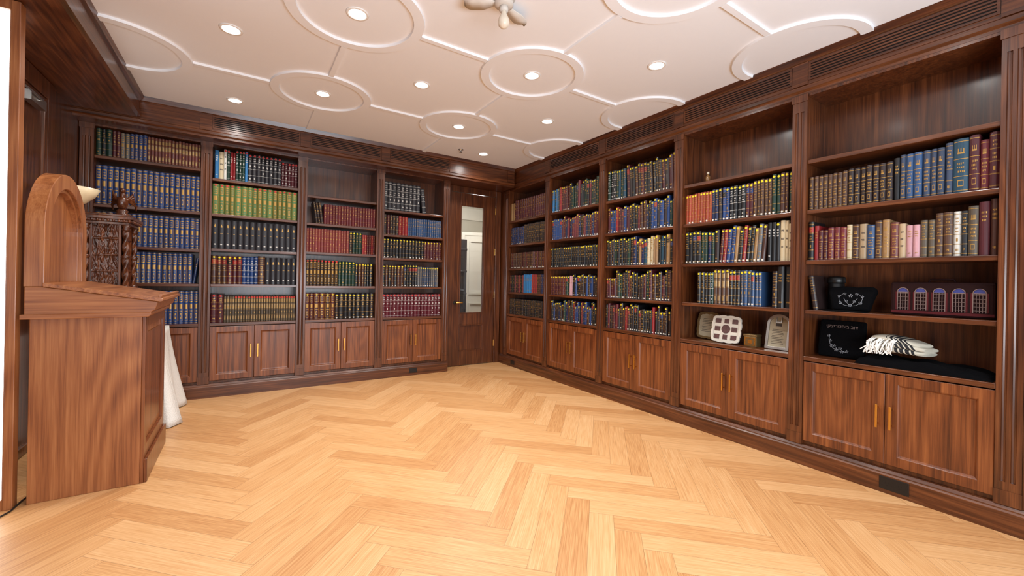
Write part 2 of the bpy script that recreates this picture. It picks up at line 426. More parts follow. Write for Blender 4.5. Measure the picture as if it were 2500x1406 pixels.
def handle():
    mb = MB(); mb.box(-.005, .005, -.034, -.024, -.065, .065)
    for z in (-.045, .045): mb.box(-.004, .004, -.026, .001, z-.004, z+.004)
    return mb
HND = handle()
def bookcase(w, shelves, loc, rz, label):
    e = root('bookcase', label, 'bookcase', loc, rz)
    s = .0425; b = MB()
    b.box(-w/2+.002, -w/2+s, .020, DEP, .13, 2.40); b.box(w/2-s, w/2-.002, .020, DEP, .13, 2.40)
    b.box(-w/2+s, w/2-s, DEP-.012, DEP, .13, 2.40); b.box(-w/2+s, w/2-s, .020, DEP-.012, .13, .15); b.box(-w/2+s+.001, w/2-s-.001, .0, DEP-.012, 2.385, 2.40)
    b.make('body', [M_wz], parent=e)
    iw = w/2-s-.0005
    c = MB(); c.box(-iw, iw, -.006, DEP-.013, .672, .70); c.make('countertop', [M_wx], parent=e, bevel=.003)
    for z in shelves[1:]:
        c = MB(); c.box(-iw, iw, .004, DEP-.013, z-.026, z); c.make('shelf', [M_wx], parent=e, bevel=.003)
    dw = iw-.003
    for sg in (-1, 1):
        d = door_panel(dw, .508).make('cabinet_door', [M_dz], parent=e, loc=(sg*(dw/2+.0015), -.001, .157))
        HND.make('handle', [M_brass], parent=d, loc=(-sg*(dw/2-.028), 0, .268), bevel=.001)
    return e
SA = [[.70, 1.07, 1.39, 1.737, 2.144], [.70, 1.07, 1.407, 1.735, 2.071], [.70, 1.06, 1.42, 1.725, 2.017], [.70, 1.06, 1.394, 1.666, 1.952]]
SBz = [.70, 1.0, 1.32, 1.645, 1.97]
BAYS = {}
for x in AB: trim(PIL, [M_wz], 'fluted walnut pilaster between bookcases', loc=(x, YA, 0))
for y in BB: trim(PIL, [M_wz], 'fluted walnut pilaster between bookcases', loc=(XB, y, 0), rot=(0, 0, RB))
for i in range(4):
    xc = (AB[i]+AB[i+1])/2; w = AB[i+1]-AB[i]
    bookcase(w, SA[i], (xc, YA, 0), 0, ['tall walnut bookcase packed with blue and gold volumes', 'tall walnut bookcase with green and black volumes', 'tall walnut bookcase with red volumes and empty top shelf', 'tall walnut bookcase beside the glazed door'][i])
    BAYS[('A', i)] = (w-.087, SA[i], Matrix.Translation((xc, YA, 0)))
for i in range(5):
    yc = (BB[i]+BB[i+1])/2; w = BB[i]-BB[i+1]
    bookcase(w, SBz, (XB, yc, 0), RB, ['walnut bookcase in the room corner with dark volumes', 'walnut bookcase with mixed yellow-dotted volumes', 'walnut bookcase crowded with dark leather volumes', 'walnut bookcase with empty top shelf and framed plaques', 'walnut bookcase with prayer books, velvet bags and folded shawl'][i])
    BAYS[('B', i)] = (w-.087, SBz, Matrix.Translation((XB, yc, 0)) @ Matrix.Rotation(RB, 4, 'Z'))
mb = MB(); mb.box(AB[4]+.001, AB[4]+.0425, YA+.02, YW, .13, 2.40); trim(mb, [M_wz], 'walnut end panel beside the door')
mb = MB(); mb.box(XB, XR, BB[0]+.0435, YW, .13, 2.40); trim(mb, [M_wz], 'walnut corner post between bookcase and door')
mb = MB(); mb.box(XB, XR, Y0, BB[5]-.0435, .13, 2.40); trim(mb, [M_wz], 'plain walnut end panel beside the bookcase')

# ------------------------------------------------------------------ door
mb = MB(); yf = 4.985
mb.box(2.165, DX0, yf, YW, 0, 2.40); mb.box(DX1, XB-.019, yf, YW, 0, 2.40); mb.box(DX0, DX1, yf, YW, DZ, 2.40)
trim(mb, [M_wz], 'walnut door casing', bevel=.003)
dy = 5.0; mb = MB(); gx0, gx1, gz0, gz1 = 2.415, 2.775, .70, 2.16
a, b_ = DX0+.003, DX1-.003
mb.box(a, gx0, dy, dy+.04, .008, DZ-.004); mb.box(gx1, b_, dy, dy+.04, .008, DZ-.004)
mb.box(gx0, gx1, dy, dy+.04, gz1, DZ-.004); mb.box(gx0, gx1, dy, dy+.04, .55, gz0); mb.box(gx0, gx1, dy, dy+.04, .008, .20)
mb.box(gx0, gx1, dy+.012, dy+.03, .20, .55)
mb.strip([(gx0, gz0), (gx1, gz0), (gx1, gz1), (gx0, gz1)], [(gx0+.014, gz0+.014), (gx1-.014, gz0+.014), (gx1-.014, gz1-.014), (gx0+.014, gz1-.014)], 1, dy+.004, dy+.036, closed=True)
mb.strip([(gx0, .2), (gx1, .2), (gx1, .55), (gx0, .55)], [(gx0+.012, .212), (gx1-.012, .212), (gx1-.012, .538), (gx0+.012, .538)], 1, dy-.004, dy+.012, closed=True)
door = mb.make('door_1', [M_wz], bevel=.002, label='walnut door with a tall glazed panel', cat='door', kind='structure')
mb = MB(); mb.box(gx0+.01, gx1-.01, dy+.018, dy+.022, gz0+.01, gz1-.01); mb.make('glass_pane', [M_glass], parent=door)
mb = MB(); mb.tube([(2.345, dy, .85), (2.345, dy-.012, .85)], .024, 20); hb = mb.make('handle_rose', [M_black], parent=door)
mb = MB(); mb.tube([(2.345, dy-.012, .85), (2.345, dy-.045, .85), (2.35, dy-.05, .85), (2.44, dy-.05, .85)], .008, 10); mb.make('lever_handle', [M_brass], parent=door, label='brass lever handle')
mb = MB()
for z in (.28, .95, 1.55, 2.12): mb.tube([(DX1-.002, dy-.006, z-.045), (DX1-.002, dy-.006, z+.045)], .007, 10)
mb.make('hinge', [M_brass], parent=door, label='brass hinges')

# hallway beyond the door
hy = 7.0
wall('wall_hallway', [(2.0, 4.3, hy, hy+.05, 0, 2.6), (1.95, 2.0, YW+.06, hy, 0, 2.6), (4.3, 4.35, YW+.06, hy, 0, 2.6), (XR, 4.3, YW, YW+.06, 0, 2.6)], [M_cream], 'cream hallway walls seen through the door glass')
mb = MB(); mb.box(2.0, 4.3, hy-.06, hy, 2.28, 2.38); mb.box(2.0, 4.3, hy-.03, hy, 2.38, 2.5)
trim(mb, [M_doorwhite], 'white hallway cornice moulding')
mb = MB(); mb.box(2.0, 4.3, YW+.06, hy, 2.55, 2.6); mb.make('ceiling_hallway', [M_cream], kind='structure', label='white hallway ceiling', cat='ceiling')
mb = MB(); mb.box(1.95, 4.35, YW, 7.05, -.03, -.002); mb.make('floor_hallway', [simple('hall_floor', (196, 150, 100), .4)], kind='structure', label='oak hallway floor', cat='floor')
hd = MB(); hd.extend(door_panel(.8, 2.0), Matrix.Identity(4))
for z0, z1 in ((.2, .75), (.9, 1.85)):
    hd.strip([(-.26, z0), (.26, z0), (.26, z1), (-.26, z1)], [(-.235, z0+.025), (.235, z0+.025), (.235, z1-.025), (-.235, z1-.025)], 1, -.012, .012, closed=True)
hd.make('door_2', [M_doorwhite], loc=(3.58, 6.45, 0), rot=(0, 0, -.35), label='open white panelled hallway door', cat='door', kind='structure')
mb = MB(); mb.box(2.70, 2.89, 5.75, 6.0, 0, 1.78)
for k in range(5): mb.box(2.695, 2.895, 5.745, 5.75, .25+k*.34, .28+k*.34)
mb.make('tall_cabinet', [simple('dark_cabinet', (66, 62, 62), .4)], label='dark tall cabinet in the hallway', cat='cabinet', bevel=.004)
pl = bpy.data.lights.new('hall_light', 'POINT'); pl.energy = 28; pl.shadow_soft_size = .08; pl.color = (1, .96, .90)
po = bpy.data.objects.new('hall_light', pl); COL.objects.link(po); po.location = (3.0, 5.6, 2.3)
e = root('recessed_downlight', 'round recessed hallway downlight, switched on', 'downlight', (3.05, 6.1, 2.55))
mb = MB(); mb.lathe([(0, -.003), (.05, -.003), (.05, -.0005)], n=24); mb.make('lens', [M_emit], parent=e)

# ------------------------------------------------------------------ left side
mb = MB(); x = XL
mb.box(x, x+.022, 4.10, 4.20, 0, 2.455); mb.box(x, x+.022, 3.12, 4.10, 2.33, 2.455); mb.box(x, x+.022, 3.035, 3.12, 0, 2.455)
trim(mb, [M_wz], 'walnut casing around the side door', bevel=.003)
d = door_panel(.97, 2.31); mb = MB(); mb.extend(d, Matrix.Translation((XL+.022, 3.61, .008)) @ Matrix.Rotation(math.pi/2, 4, 'Z'))
sdoor = mb.make('door_3', [M_wz], label='dark walnut side door', cat='door', kind='structure')
mb = MB(); mb.box(XL+.021, XL+.06, 3.70, 3.93, 2.20, 2.26)
mb.tube([(XL+.05, 3.82, 2.23), (XL+.075, 3.82, 2.24), (XL+.075, 3.6, 2.24), (XL+.05, 3.42, 2.24)], .006, 8)
mb.make('door_closer', [M_chrome], parent=sdoor, label='silver overhead door closer')
mb = MB(); mb.box(-.957, -.925, 2.98, 3.035, 0, 2.455); mb.box(-.962, -.957, 2.985, 3.03, 0, 2.455)
trim(mb, [M_lec], 'narrow wooden jamb beside the bright sidelight', bevel=.003)
mb = MB(); mb.box(XL, -.957, 2.985, 3.03, 2.41, 2.455); mb.box(XL, -.957, 2.985, 3.03, 0, .05)
trim(mb, [M_lec], 'wooden head and sill of the bright sidelight')
mb = MB(); mb.box(XL+.001, -.963, 3.0, 3.01, .05, 2.41); mb.make('window_1', [M_glow], label='narrow brightly lit white sidelight', cat='window', kind='structure')
mb = MB(); mb.tube([(-.90, 3.16, .005), (-.915, 3.06, .005), (-.92, 2.95, .005), (-.95, 2.88, .005), (-1.0, 2.86, .005)], .004, 8)
mb.make('power_cable', [M_cable], label='thin dark cable lying on the floor beside the jamb', cat='cable')

# ------------------------------------------------------------------ downlights
LP = [(-.09, 3.05), (-.09, 4.26), (.516, 2.455), (.516, 3.68), (1.125, 3.06), (1.735, 2.455), (1.735, 3.68), (2.355, 1.85), (2.355, 3.07), (2.355, 4.30),
      (-.09, 1.85), (.516, 1.24), (1.735, 1.24), (2.355, .63), (-.09, .63)]
for k, (x, y) in enumerate(LP):
    e = root('recessed_downlight', 'round recessed ceiling downlight, switched on', 'downlight', (x, y, CEIL), group='ceiling downlights')
    mb = MB(); mb.lathe([(.046, -.001), (.048, -.006), (.060, -.005), (.063, -.0005), (.046, -.0005)], n=32); mb.make('trim_ring', [M_ring], parent=e)
    mb = MB(); mb.lathe([(0, -.003), (.047, -.003), (.047, -.0005)], n=32); mb.make('lens', [M_emit], parent=e)
    l = bpy.data.lights.new('downlight_beam', 'SPOT'); l.energy = 42 if k < 10 else 28; l.spot_size = math.radians(165); l.spot_blend = 1.0; l.shadow_soft_size = .06; l.color = (1, .97, .93)
    lo = bpy.data.objects.new('downlight_beam', l); COL.objects.link(lo); lo.parent = e; lo.location = (0, 0, -.02)

# ceiling fan fixture
e = root('ceiling_fan', 'white ceiling fan with short blades and a bare bulb', 'ceiling fan', (1.125, 1.86, CEIL))
mb = MB(); mb.lathe([(0, 0), (.06, 0), (.062, -.012), (.045, -.03), (.05, -.034), (.05, -.05), (.03, -.056), (0, -.058)], n=28); mb.make('canopy', [M_fan], parent=e)
for k in range(3):
    a = math.radians(147+k*120); mb = MB()
    vs = []; fs = []; n = 14
    for i in range(n+1):
        t = i/n; r = .04+.17*t; wd = (.012+.03*min(1, t*2.2))*math.sqrt(max(.03, 1-max(0, (t-.75)/.25)**2)); z = -.036
        for sg in (-1, 1):
            for zz in (0, -.006):
                vs.append((r*math.cos(a)-sg*wd*math.sin(a), r*math.sin(a)+sg*wd*math.cos(a), z+zz+sg*.008*min(1, t*3)))
    for i in range(n):
        o = i*4; fs += [(o, o+4, o+6, o+2), (o+1, o+3, o+7, o+5), (o, o+1, o+5, o+4), (o+2, o+6, o+7, o+3)]
    fs += [(0, 2, 3, 1), (n*4, n*4+1, n*4+3, n*4+2)]
    mb.add(vs, fs, 0, True); mb.make('blade', [M_fan], parent=e)
mb = MB(); mb.lathe([(.0, -.056), (.022, -.056), (.024, -.08), (.016, -.085), (0, -.086)], n=20); mb.make('socket', [M_fan], parent=e)
mb = MB(); mb.lathe([(.013, -.082), (.015, -.095), (.026, -.118), (.031, -.137), (.027, -.156), (.014, -.168), (0, -.171)], n=24); mb.make('bulb', [M_bulb], parent=e)
mb = MB(); mb.lathe([(0, 0), (.03, 0), (.03, -.004), (.01, -.006), (.008, -.03), (.016, -.032), (.016, -.035), (0, -.036)], n=18)
mb.make('sprinkler_head', [M_chrome], loc=(2.065, 4.31, CEIL), label='small chrome ceiling sprinkler head', cat='sprinkler')

# ------------------------------------------------------------------ outlets
def outlet(loc, rz, w, h):
    e = root('power_outlet', 'black power outlet set in the walnut plinth', 'power outlet', loc, rz, group='plinth outlets')
    mb = MB(); mb.box(-w/2, w/2, -.005, 0, -h/2, h/2); mb.make('cover_plate', [M_black], parent=e, bevel=.002)
    mb = MB()
    for sx in (-w*.22, w*.22):
        for dx in (-.006, .006): mb.box(sx+dx-.0012, sx+dx+.0012, -.0058, -.005, 0, .009)
        mb.box(sx-.002, sx+.002, -.0058, -.005, -.012, -.008)
    mb.make('socket', [M_slot], parent=e)
outlet((XB-.0185, .752, .058), RB, .125, .07); outlet((1.715, YA-.0185, .06), 0, .10, .055); outlet((XB-.0185, 4.62, .06), RB, .09, .05)

# ------------------------------------------------------------------ lectern
e = root('lectern', 'walnut reading lectern with sloped desk and arched back board', 'lectern', (-.67, 3.33, 0))
ox, oy = -.67, 3.33
mb = MB(); mb.box(-.885-ox, -.465-ox, 3.0-oy, 3.66-oy, 0, .93)
mb.make('body', [M_lec], parent=e, bevel=.003)
mb = MB(); X0 = -.465-ox; X1 = X0+.016
mb.box(X0, X1, 3.0-oy, 3.06-oy, 0, .93); mb.box(X0, X1, 3.60-oy, 3.66-oy, 0, .93); mb.box(X0, X1, 3.06-oy, 3.60-oy, .86, .93); mb.box(X0, X1, 3.06-oy, 3.60-oy, 0, .20)
mb.box(X1, X1+.014, 3.005-oy, 3.66-oy, 0, .13)
mb.box(X0, X0+.006, 3.10-oy, 3.56-oy, .24, .82)
mb.make('side_panel', [M_dz], parent=e, bevel=.004)
mb = MB(); mb.prism([(-.90-ox, .93), (-.44-ox, .93), (-.425-ox, .945), (-.41-ox, .955), (-.40-ox, .99), (-.40-ox, 1.0), (-.84-ox, 1.078), (-.90-ox, 1.078)], 1, 2.985-oy, 3.68-oy)
mb.prism([(-.912-ox, .918), (-.435-ox, .918), (-.425-ox, .93), (-.425-ox, .942), (-.912-ox, .942)], 1, 2.973-oy, 3.69-oy)
mb.make('desk_box', [M_lex], parent=e, bevel=.003)
mb = MB(); mb.prism([(-.835-ox, 1.079), (-.385-ox, .999), (-.375-ox, 1.004), (-.375-ox, 1.018), (-.385-ox, 1.021), (-.835-ox, 1.099)], 1, 2.972-oy, 3.695-oy)
mb.prism([(-.40-ox, 1.022), (-.385-ox, 1.020), (-.38-ox, 1.036), (-.395-ox, 1.04)], 1, 2.99-oy, 3.68-oy)
mb.make('sloped_top', [M_ley], parent=e, bevel=.002)
def arch(cy, hw, zb, zs, n=28):
    p = [(cy-hw, zb)]
    for i in range(n+1):
        a = math.pi-math.pi*i/n; p.append((cy+hw*math.cos(a), zs+hw*math.sin(a)))
    p.append((cy+hw, zb)); return p
mb = MB(); ay = 3.315-oy
mb.strip(arch(ay, .325, 1.078, 1.37), arch(ay, .245, 1.078, 1.37), 0, -.905-ox, -.835-ox)
mb.strip(arch(ay, .245, 1.078, 1.37), arch(ay, .225, 1.078, 1.37), 0, -.895-ox, -.85-ox)
mb.prism(arch(ay, .244, 1.079, 1.37), 0, -.893-ox, -.875-ox)
mb.make('arched_back', [M_lec], parent=e, bevel=.003)

# torchiere
e = root('floor_lamp', 'slender floor lamp with cream glass bowl shade', 'floor lamp', (-.985, 3.93, 0))
mb = MB(); mb.lathe([(0, 0), (.11, 0), (.11, .012), (.03, .03), (0, .03)], n=28); mb.make('base', [M_brass], parent=e)
mb = MB(); mb.lathe([(.012, .03), (.012, 1.60), (.02, 1.61), (0, 1.62)], n=14); mb.make('pole', [M_brass], parent=e)
mb = MB(); mb.lathe([(0, 1.60), (.03, 1.602), (.075, 1.625), (.12, 1.67), (.145, 1.72), (.14, 1.72), (.115, 1.67), (.07, 1.632), (0, 1.61)], n=36); mb.make('lamp_shade', [M_bowl], parent=e)

# table with cloth
e = root('side_table', 'small wooden table hidden beneath a white cloth', 'table', (-.80, 4.36, 0))
mb = MB(); mb.box(-.25, .25, -.22, .22, .68, .705); mb.make('tabletop', [M_wx], parent=e)
for sx in (-.22, .22):
    for sy in (-.19, .19):
        mb = MB(); mb.box(sx-.02, sx+.02, sy-.02, sy+.02, 0, .68); mb.make('leg', [M_wz], parent=e)
mb = MB(); nx = 200; rows = 16; vs = []; fs = []
def perim(t):
    w, d = .26, .23; P = 4*(w+d); s = t*P
    if s < 2*w: return Vector((-w+s, -d)), Vector((0, -1))
    s -= 2*w
    if s < 2*d: return Vector((w, -d+s)), Vector((1, 0))
    s -= 2*d
    if s < 2*w: return Vector((w-s, d)), Vector((0, 1))
    s -= 2*w
    return Vector((-w, d-s)), Vector((-1, 0))
for j in range(rows+1):
    q = j/rows
    for i in range(nx):
        t = i/nx; p, nn = perim(t); rad = p.normalized()
        dirv = (nn*.4+rad*.6).normalized()
        cor = (abs(p.x)/.26)*(abs(p.y)/.23)
        off = .004+q**1.3*(.05+.11*cor)+q*.022*math.sin(t*2*math.pi*17+1.5*math.sin(t*20))
        if p.x < 0: off *= .35
        if p.y > 0: off *= .8
        z = .712-(.712-.012)*q*(1 if cor > .5 else .985)+.006*math.sin(t*90)*q
        pp = p+dirv*off; vs.append((pp.x, pp.y, z))
for j in range(rows):
    for i in range(nx):
        i2 = (i+1) % nx; fs.append((j*nx+i, j*nx+i2, (j+1)*nx+i2, (j+1)*nx+i))
mb.add(vs, fs, 0, True); mb.add([vs[i] for i in range(nx)], [tuple(range(nx))])
o = mb.make('tablecloth', [M_cloth], loc=(-.80, 4.36, 0), label='white lace cloth draped to the floor over a table', cat='tablecloth')
sd = o.modifiers.new('thick', 'SOLIDIFY'); sd.thickness = .002; sd.offset = 1

# carved cabinet piece
e = root('carved_shrine', 'ornate carved wooden stand with twisted columns and bird', 'carved stand', (-.865, 4.335, .7155))
mb = MB(); mb.box(-.135, .135, -.165, .165, 0, .05); mb.box(-.125, .125, -.155, .155, .05, .08); mb.make('base', [M_carve], parent=e, bevel=.006)
mb = MB(); n = 60; m_ = 130; wx = .085; z0, z1 = .08, .80
def relief(u, v):
    a = math.sin(u*17+2.2*math.sin(v*11))*math.cos(v*23+1.7*math.sin(u*9)); b = math.cos(u*9)*math.sin(v*14+u*6)
    c = math.sin(u*31+3*math.sin(v*19))*math.sin(v*41+2*math.cos(u*13))
    r = .006*a+.005*b+.003*c
    if abs(u) > .82 or (v % .34) < .03: r = .012
    return r
vs = []; fs = []
for j in range(m_+1):
    for i in range(n+1):
        u = -1+2*i/n; v = j/m_; vs.append((u*wx, -.125-relief(u, v*2), z0+(z1-z0)*v))
for j in range(m_):
    for i in range(n): fs.append((j*(n+1)+i, j*(n+1)+i+1, (j+1)*(n+1)+i+1, (j+1)*(n+1)+i))
mb.add(vs, fs, 0, True); mb.box(-wx, wx, -.12, .14, z0, z1)
vs = []; fs = []
for j in range(m_+1):
    for i in range(n+1):
        u = -1+2*i/n; v = j/m_; vs.append((wx+.004+relief(u, v*2), .01+u*.12, z0+(z1-z0)*v))
for j in range(m_):
    for i in range(n): fs.append((j*(n+1)+i, j*(n+1)+i+1, (j+1)*(n+1)+i+1, (j+1)*(n+1)+i))
mb.add(vs, fs, 0, True)
mb.make('carved_panel', [M_carve], parent=e, recalc=False)
def twist(cx, cy):
    mb = MB(); n = 20; vs = []; fs = []; m = 90; zb, zt = .12, .76
    for j in range(m+1):
        z = zb+(zt-zb)*j/m
        for k in range(n):
            a = 2*math.pi*k/n; r = .016+.006*math.cos(2*(a-j*.22))
            vs.append((cx+r*math.cos(a), cy+r*math.sin(a), z))
    for j in range(m):
        for k in range(n): fs.append((j*n+k, j*n+(k+1) % n, (j+1)*n+(k+1) % n, (j+1)*n+k))
    mb.add(vs, fs, 0, True)
    mb.lathe([(.0, .08), (.028, .08), (.028, .095), (.018, .105), (.024, .12), (0, .125)], (cx, cy, 0), 20)
    mb.lathe([(0, .75), (.02, .755), (.026, .77), (.018, .78), (.03, .80), (0, .80)], (cx, cy, 0), 20)
    for q in (.33, .56): mb.lathe([(.02, q-.014), (.028, q), (.02, q+.014)], (cx, cy, 0), 18)
    mb.make('twisted_column', [M_carve], parent=e)
for cx in (-.105, .112):
    for cy in (-.135, .14): twist(cx, cy)
mb = MB(); mb.box(-.13, .135, -.16, .165, .80, .82); mb.box(-.14, .148, -.17, .175, .82, .838); mb.box(-.15, .16, -.18, .185, .838, .862); mb.box(-.13, .14, -.16, .165, .862, .878)
for k in range(10):
    mb.ball((-.125+k*.029, -.172, .829), .010, .008, .012, n=8)
    mb.ball((.152, -.15+k*.034, .829), .008, .010, .012, n=8)
mb.make('cornice', [M_carve], parent=e, bevel=.004)
mb = MB(); c = Vector((.06, .02, .878))
mb.lathe([(0, 0), (.05, 0), (.055, .012), (.03, .03), (.038, .045), (.02, .06), (0, .062)], c, 20)
mb.ball(c+Vector((0, 0, .11)), .036, .045, .055); mb.ball(c+Vector((.005, -.015, .165)), .018, .02, .034); mb.ball(c+Vector((.005, -.03, .2)), .02, .024, .019)
mb.tube([c+Vector((.005, -.045, .2)), c+Vector((.005, -.062, .194)), c+Vector((.005, -.068, .184))], [.008, .005, .001], 8)
for sg in (-1, 1):
    for f in range(5):
        mb.tube([c+Vector((sg*.025, .0+f*.006, .13)), c+Vector((sg*(.055+.004*f), .015+f*.012, .17-f*.018)), c+Vector((sg*(.06+.002*f), .03+f*.012, .205-f*.036))], [.012, .010, .003], 8)
mb.ball(c+Vector((0, .05, .075)), .022, .04, .014)
mb.make('carved_bird', [M_carve], parent=e, label='carved bird finial with raised wings')

# ------------------------------------------------------------------ books
C = dict(navy=(20, 34, 72), blue=(26, 56, 108), black=(18, 18, 21), dgreen=(18, 46, 36), green=(78, 112, 62), maroon=(70, 20, 28), red=(128, 26, 30), brown=(62, 34, 25), dbrown=(38, 25, 24),
         tan=(150, 116, 78), cream=(188, 172, 140), white=(208, 206, 198), grey=(92, 94, 98), orange=(150, 62, 36), pink=(180, 136, 142), purple=(60, 28, 70),
         teal=(22, 60, 80), gold=(160, 124, 56), lblue=(44, 112, 166), umber=(74, 50, 38), burg=(100, 52, 48), wine=(98, 34, 40), rose=(126, 56, 54), crim=(84, 20, 32), slate=(46, 58, 80), steel=(42, 70, 108), charcoal=(34, 33, 38), olive=(92, 104, 50), beige=(160, 138, 108), ggrey=(76, 66, 54))
DESC = dict(navy='navy blue', blue='royal blue', black='black', dgreen='dark green', green='green', maroon='maroon', red='red', brown='brown', dbrown='dark brown', tan='tan', cream='cream', white='white', grey='grey', orange='orange-red', pink='pink', purple='purple',
            teal='teal', lblue='light blue', umber='umber', burg='burgundy', wine='wine red', rose='rose red', crim='crimson', slate='slate blue', steel='steel blue', charcoal='charcoal', olive='olive green', beige='beige', gold='golden', ggrey='grey-brown')
GOLD = lin((172, 132, 66)); WHT = lin((196, 194, 188)); YEL = lin((222, 202, 36)); REDD = lin((196, 50, 48)); PAPER = lin((200, 184, 152)); SWH = lin((214, 210, 200))
US = [-1, -.8, -.4, 0, .4, .8, 1]
def book(th, h, d, base, style, dots, rng, rich):
    mb = MB(); b = min(.34*th, .010); t = .0025 if th > .012 else .0015
    ys = lambda u: b*abs(u)**2.4
    jit = rng.uniform(.85, 1.15); bc = tuple(min(1, x*jit) for x in lin(base)[:3])+(1,)
    th2 = th/2
    out = [(-th2, d)]+[(u*th2, ys(u)) for u in US]+[(th2, d)]
    inn = [(-th2+t, d)]+[(u*(th2-t), ys(u)+t*1.3) for u in US]+[(th2-t, d)]
    n = len(out)
    vs = [(x, y, z) for z in (0, h) for (x, y) in out+inn]
    fs = []
    for i in range(n-1):
        fs += [(i, i+1, 2*n+i+1, 2*n+i), (n+i, 3*n+i, 3*n+i+1, n+i+1), (i, n+i, n+i+1, i+1), (2*n+i, 2*n+i+1, 3*n+i+1, 3*n+i)]
    fs += [(0, 2*n, 3*n, n), (n-1, 2*n-1, 4*n-1, 3*n-1)]
    mb.add(vs, fs, 0, False, bc)
    mb.box(-th2+t, th2-t, b+t*1.3, d-.004, .003, h-.004, 2, PAPER)
    def rect(u0, u1, z0, z1, mi, col, lift=.0005):
        us = [u0]+[u for u in US if u0 < u < u1]+[u1]
        vs = []
        for u in us: vs += [(u*th2, ys(u)-lift, z0*h), (u*th2, ys(u)-lift, z1*h)]
        mb.add(vs, [(2*i, 2*i+2, 2*i+3, 2*i+1) for i in range(len(us)-1)], mi, False, col)
    def glyphs(z0, z1, rows, mi, col, wd=.5):
        dz = (z1-z0)/rows
        for r in range(rows):
            za = z1-dz*(r+.8); zb = z1-dz*(r+.3); u = -wd*rng.uniform(.6, 1)
            k = 0
            while u < wd*.8 and k < (5 if rich else 3):
                w = rng.uniform(.1, .22)*(1 if rich else 1.7); rect(u, min(wd, u+w), za+dz*.2*rng.random()*rng.randint(0, 1), zb, mi, col, .0008); u += w+.1; k += 1
    acc = (1, GOLD)
    if style in ('white', 'wbands'): acc = (2, WHT)
    if style in ('bands', 'wbands', 'label', 'cream'):
        for z in (.05, .26, .48, .70, .93):
            rect(-.95, .95, z, z+.008, *acc)
            if rich: rect(-.95, .95, z+.014, z+.018, *acc)
        if style == 'label':
            rect(-.9, .9, .72, .86, 0, lin(rng.choice([(120, 24, 28), (16, 18, 22), (24, 50, 104), (150, 34, 34)])), .0007)
        if style == 'cream':
            rect(-.8, .8, .51, .68, 1, lin((160, 136, 100))); rect(-.8, .8, .75, .89, 1, lin((156, 130, 90))); rect(-.6, .6, .1, .24, 1, lin((150, 124, 86)))
        glyphs(.74, .88, 2, *acc); glyphs(.52, .66, 2 if rich else 1, *acc, wd=.45)
        if rng.random() < .5: glyphs(.10, .2, 1, *acc, wd=.4)
        if rng.random() < .4: rect(-.22, .22, .33, .40, *acc)
    elif style == 'set':
        rect(-.95, .95, .02, .035, *acc); rect(-.95, .95, .96, .975, *acc)
        rect(-.75, .75, .66, .9, *acc); rect(-.58, .58, .69, .87, 0, bc, .0008)
        for s_ in (-1, 1): rect(min(s_*.8, s_*.68), max(s_*.8, s_*.68), .08, .62, *acc)
        rect(-.45, .45, .46, .60, *acc); rect(-.68, .68, .38, .395, *acc); rect(-.68, .68, .08, .095, *acc); rect(-.3, .3, .16, .32, *acc); rect(-.18, .18, .2, .28, 0, bc, .0008)
        glyphs(.71, .85, 2, 1, GOLD, .5)
    elif style == 'emblem':
        rect(-.26, .26, .74, .8, *acc); rect(-.14, .14, .8, .84, *acc); rect(-.3, .3, .13, .17, 2, WHT); glyphs(.5, .56, 1, *acc, wd=.35)
    elif style == 'crown':
        for z in (.04, .94, .30, .62): rect(-.95, .95, z, z+.012, *acc)
        rect(-.45, .45, .72, .75, *acc)
        for u in (-.4, -.05, .3): rect(u, u+.12, .75, .82, *acc)
        glyphs(.36, .58, 3, *acc, wd=.6); rect(-.4, .4, .12, .24, *acc); rect(-.3, .3, .14, .22, 0, bc, .0008)
    elif style == 'plain' or style == 'white':
        glyphs(.62, .84, 3, *acc, wd=.55)
        if rng.random() < .6: glyphs(.1, .18, 1, *acc, wd=.5)
    elif style == 'dark':
        for k in range(3): glyphs(.3+k*.2, .4+k*.2, 1, 2, lin((60, 50, 50)), wd=.5)
    def dot(zc, r, col):
        r = min(r, th*.40); k = 10; yy = -.0014
        vs = [(r*math.cos(2*math.pi*i/k), ys(r*math.cos(2*math.pi*i/k)/th2)+yy, zc+r*math.sin(2*math.pi*i/k)) for i in range(k)]
        mb.add(vs, [tuple(range(k))], 2, False, col)
    if 'y' in dots and rng.random() < .93: dot(h-.016, .0085, YEL)
    if 'r' in dots and rng.random() < .93: dot(h-.014, .009, REDD)
    if 'w' in dots and rng.random() < .8: dot(.013, .007, SWH)
    return mb

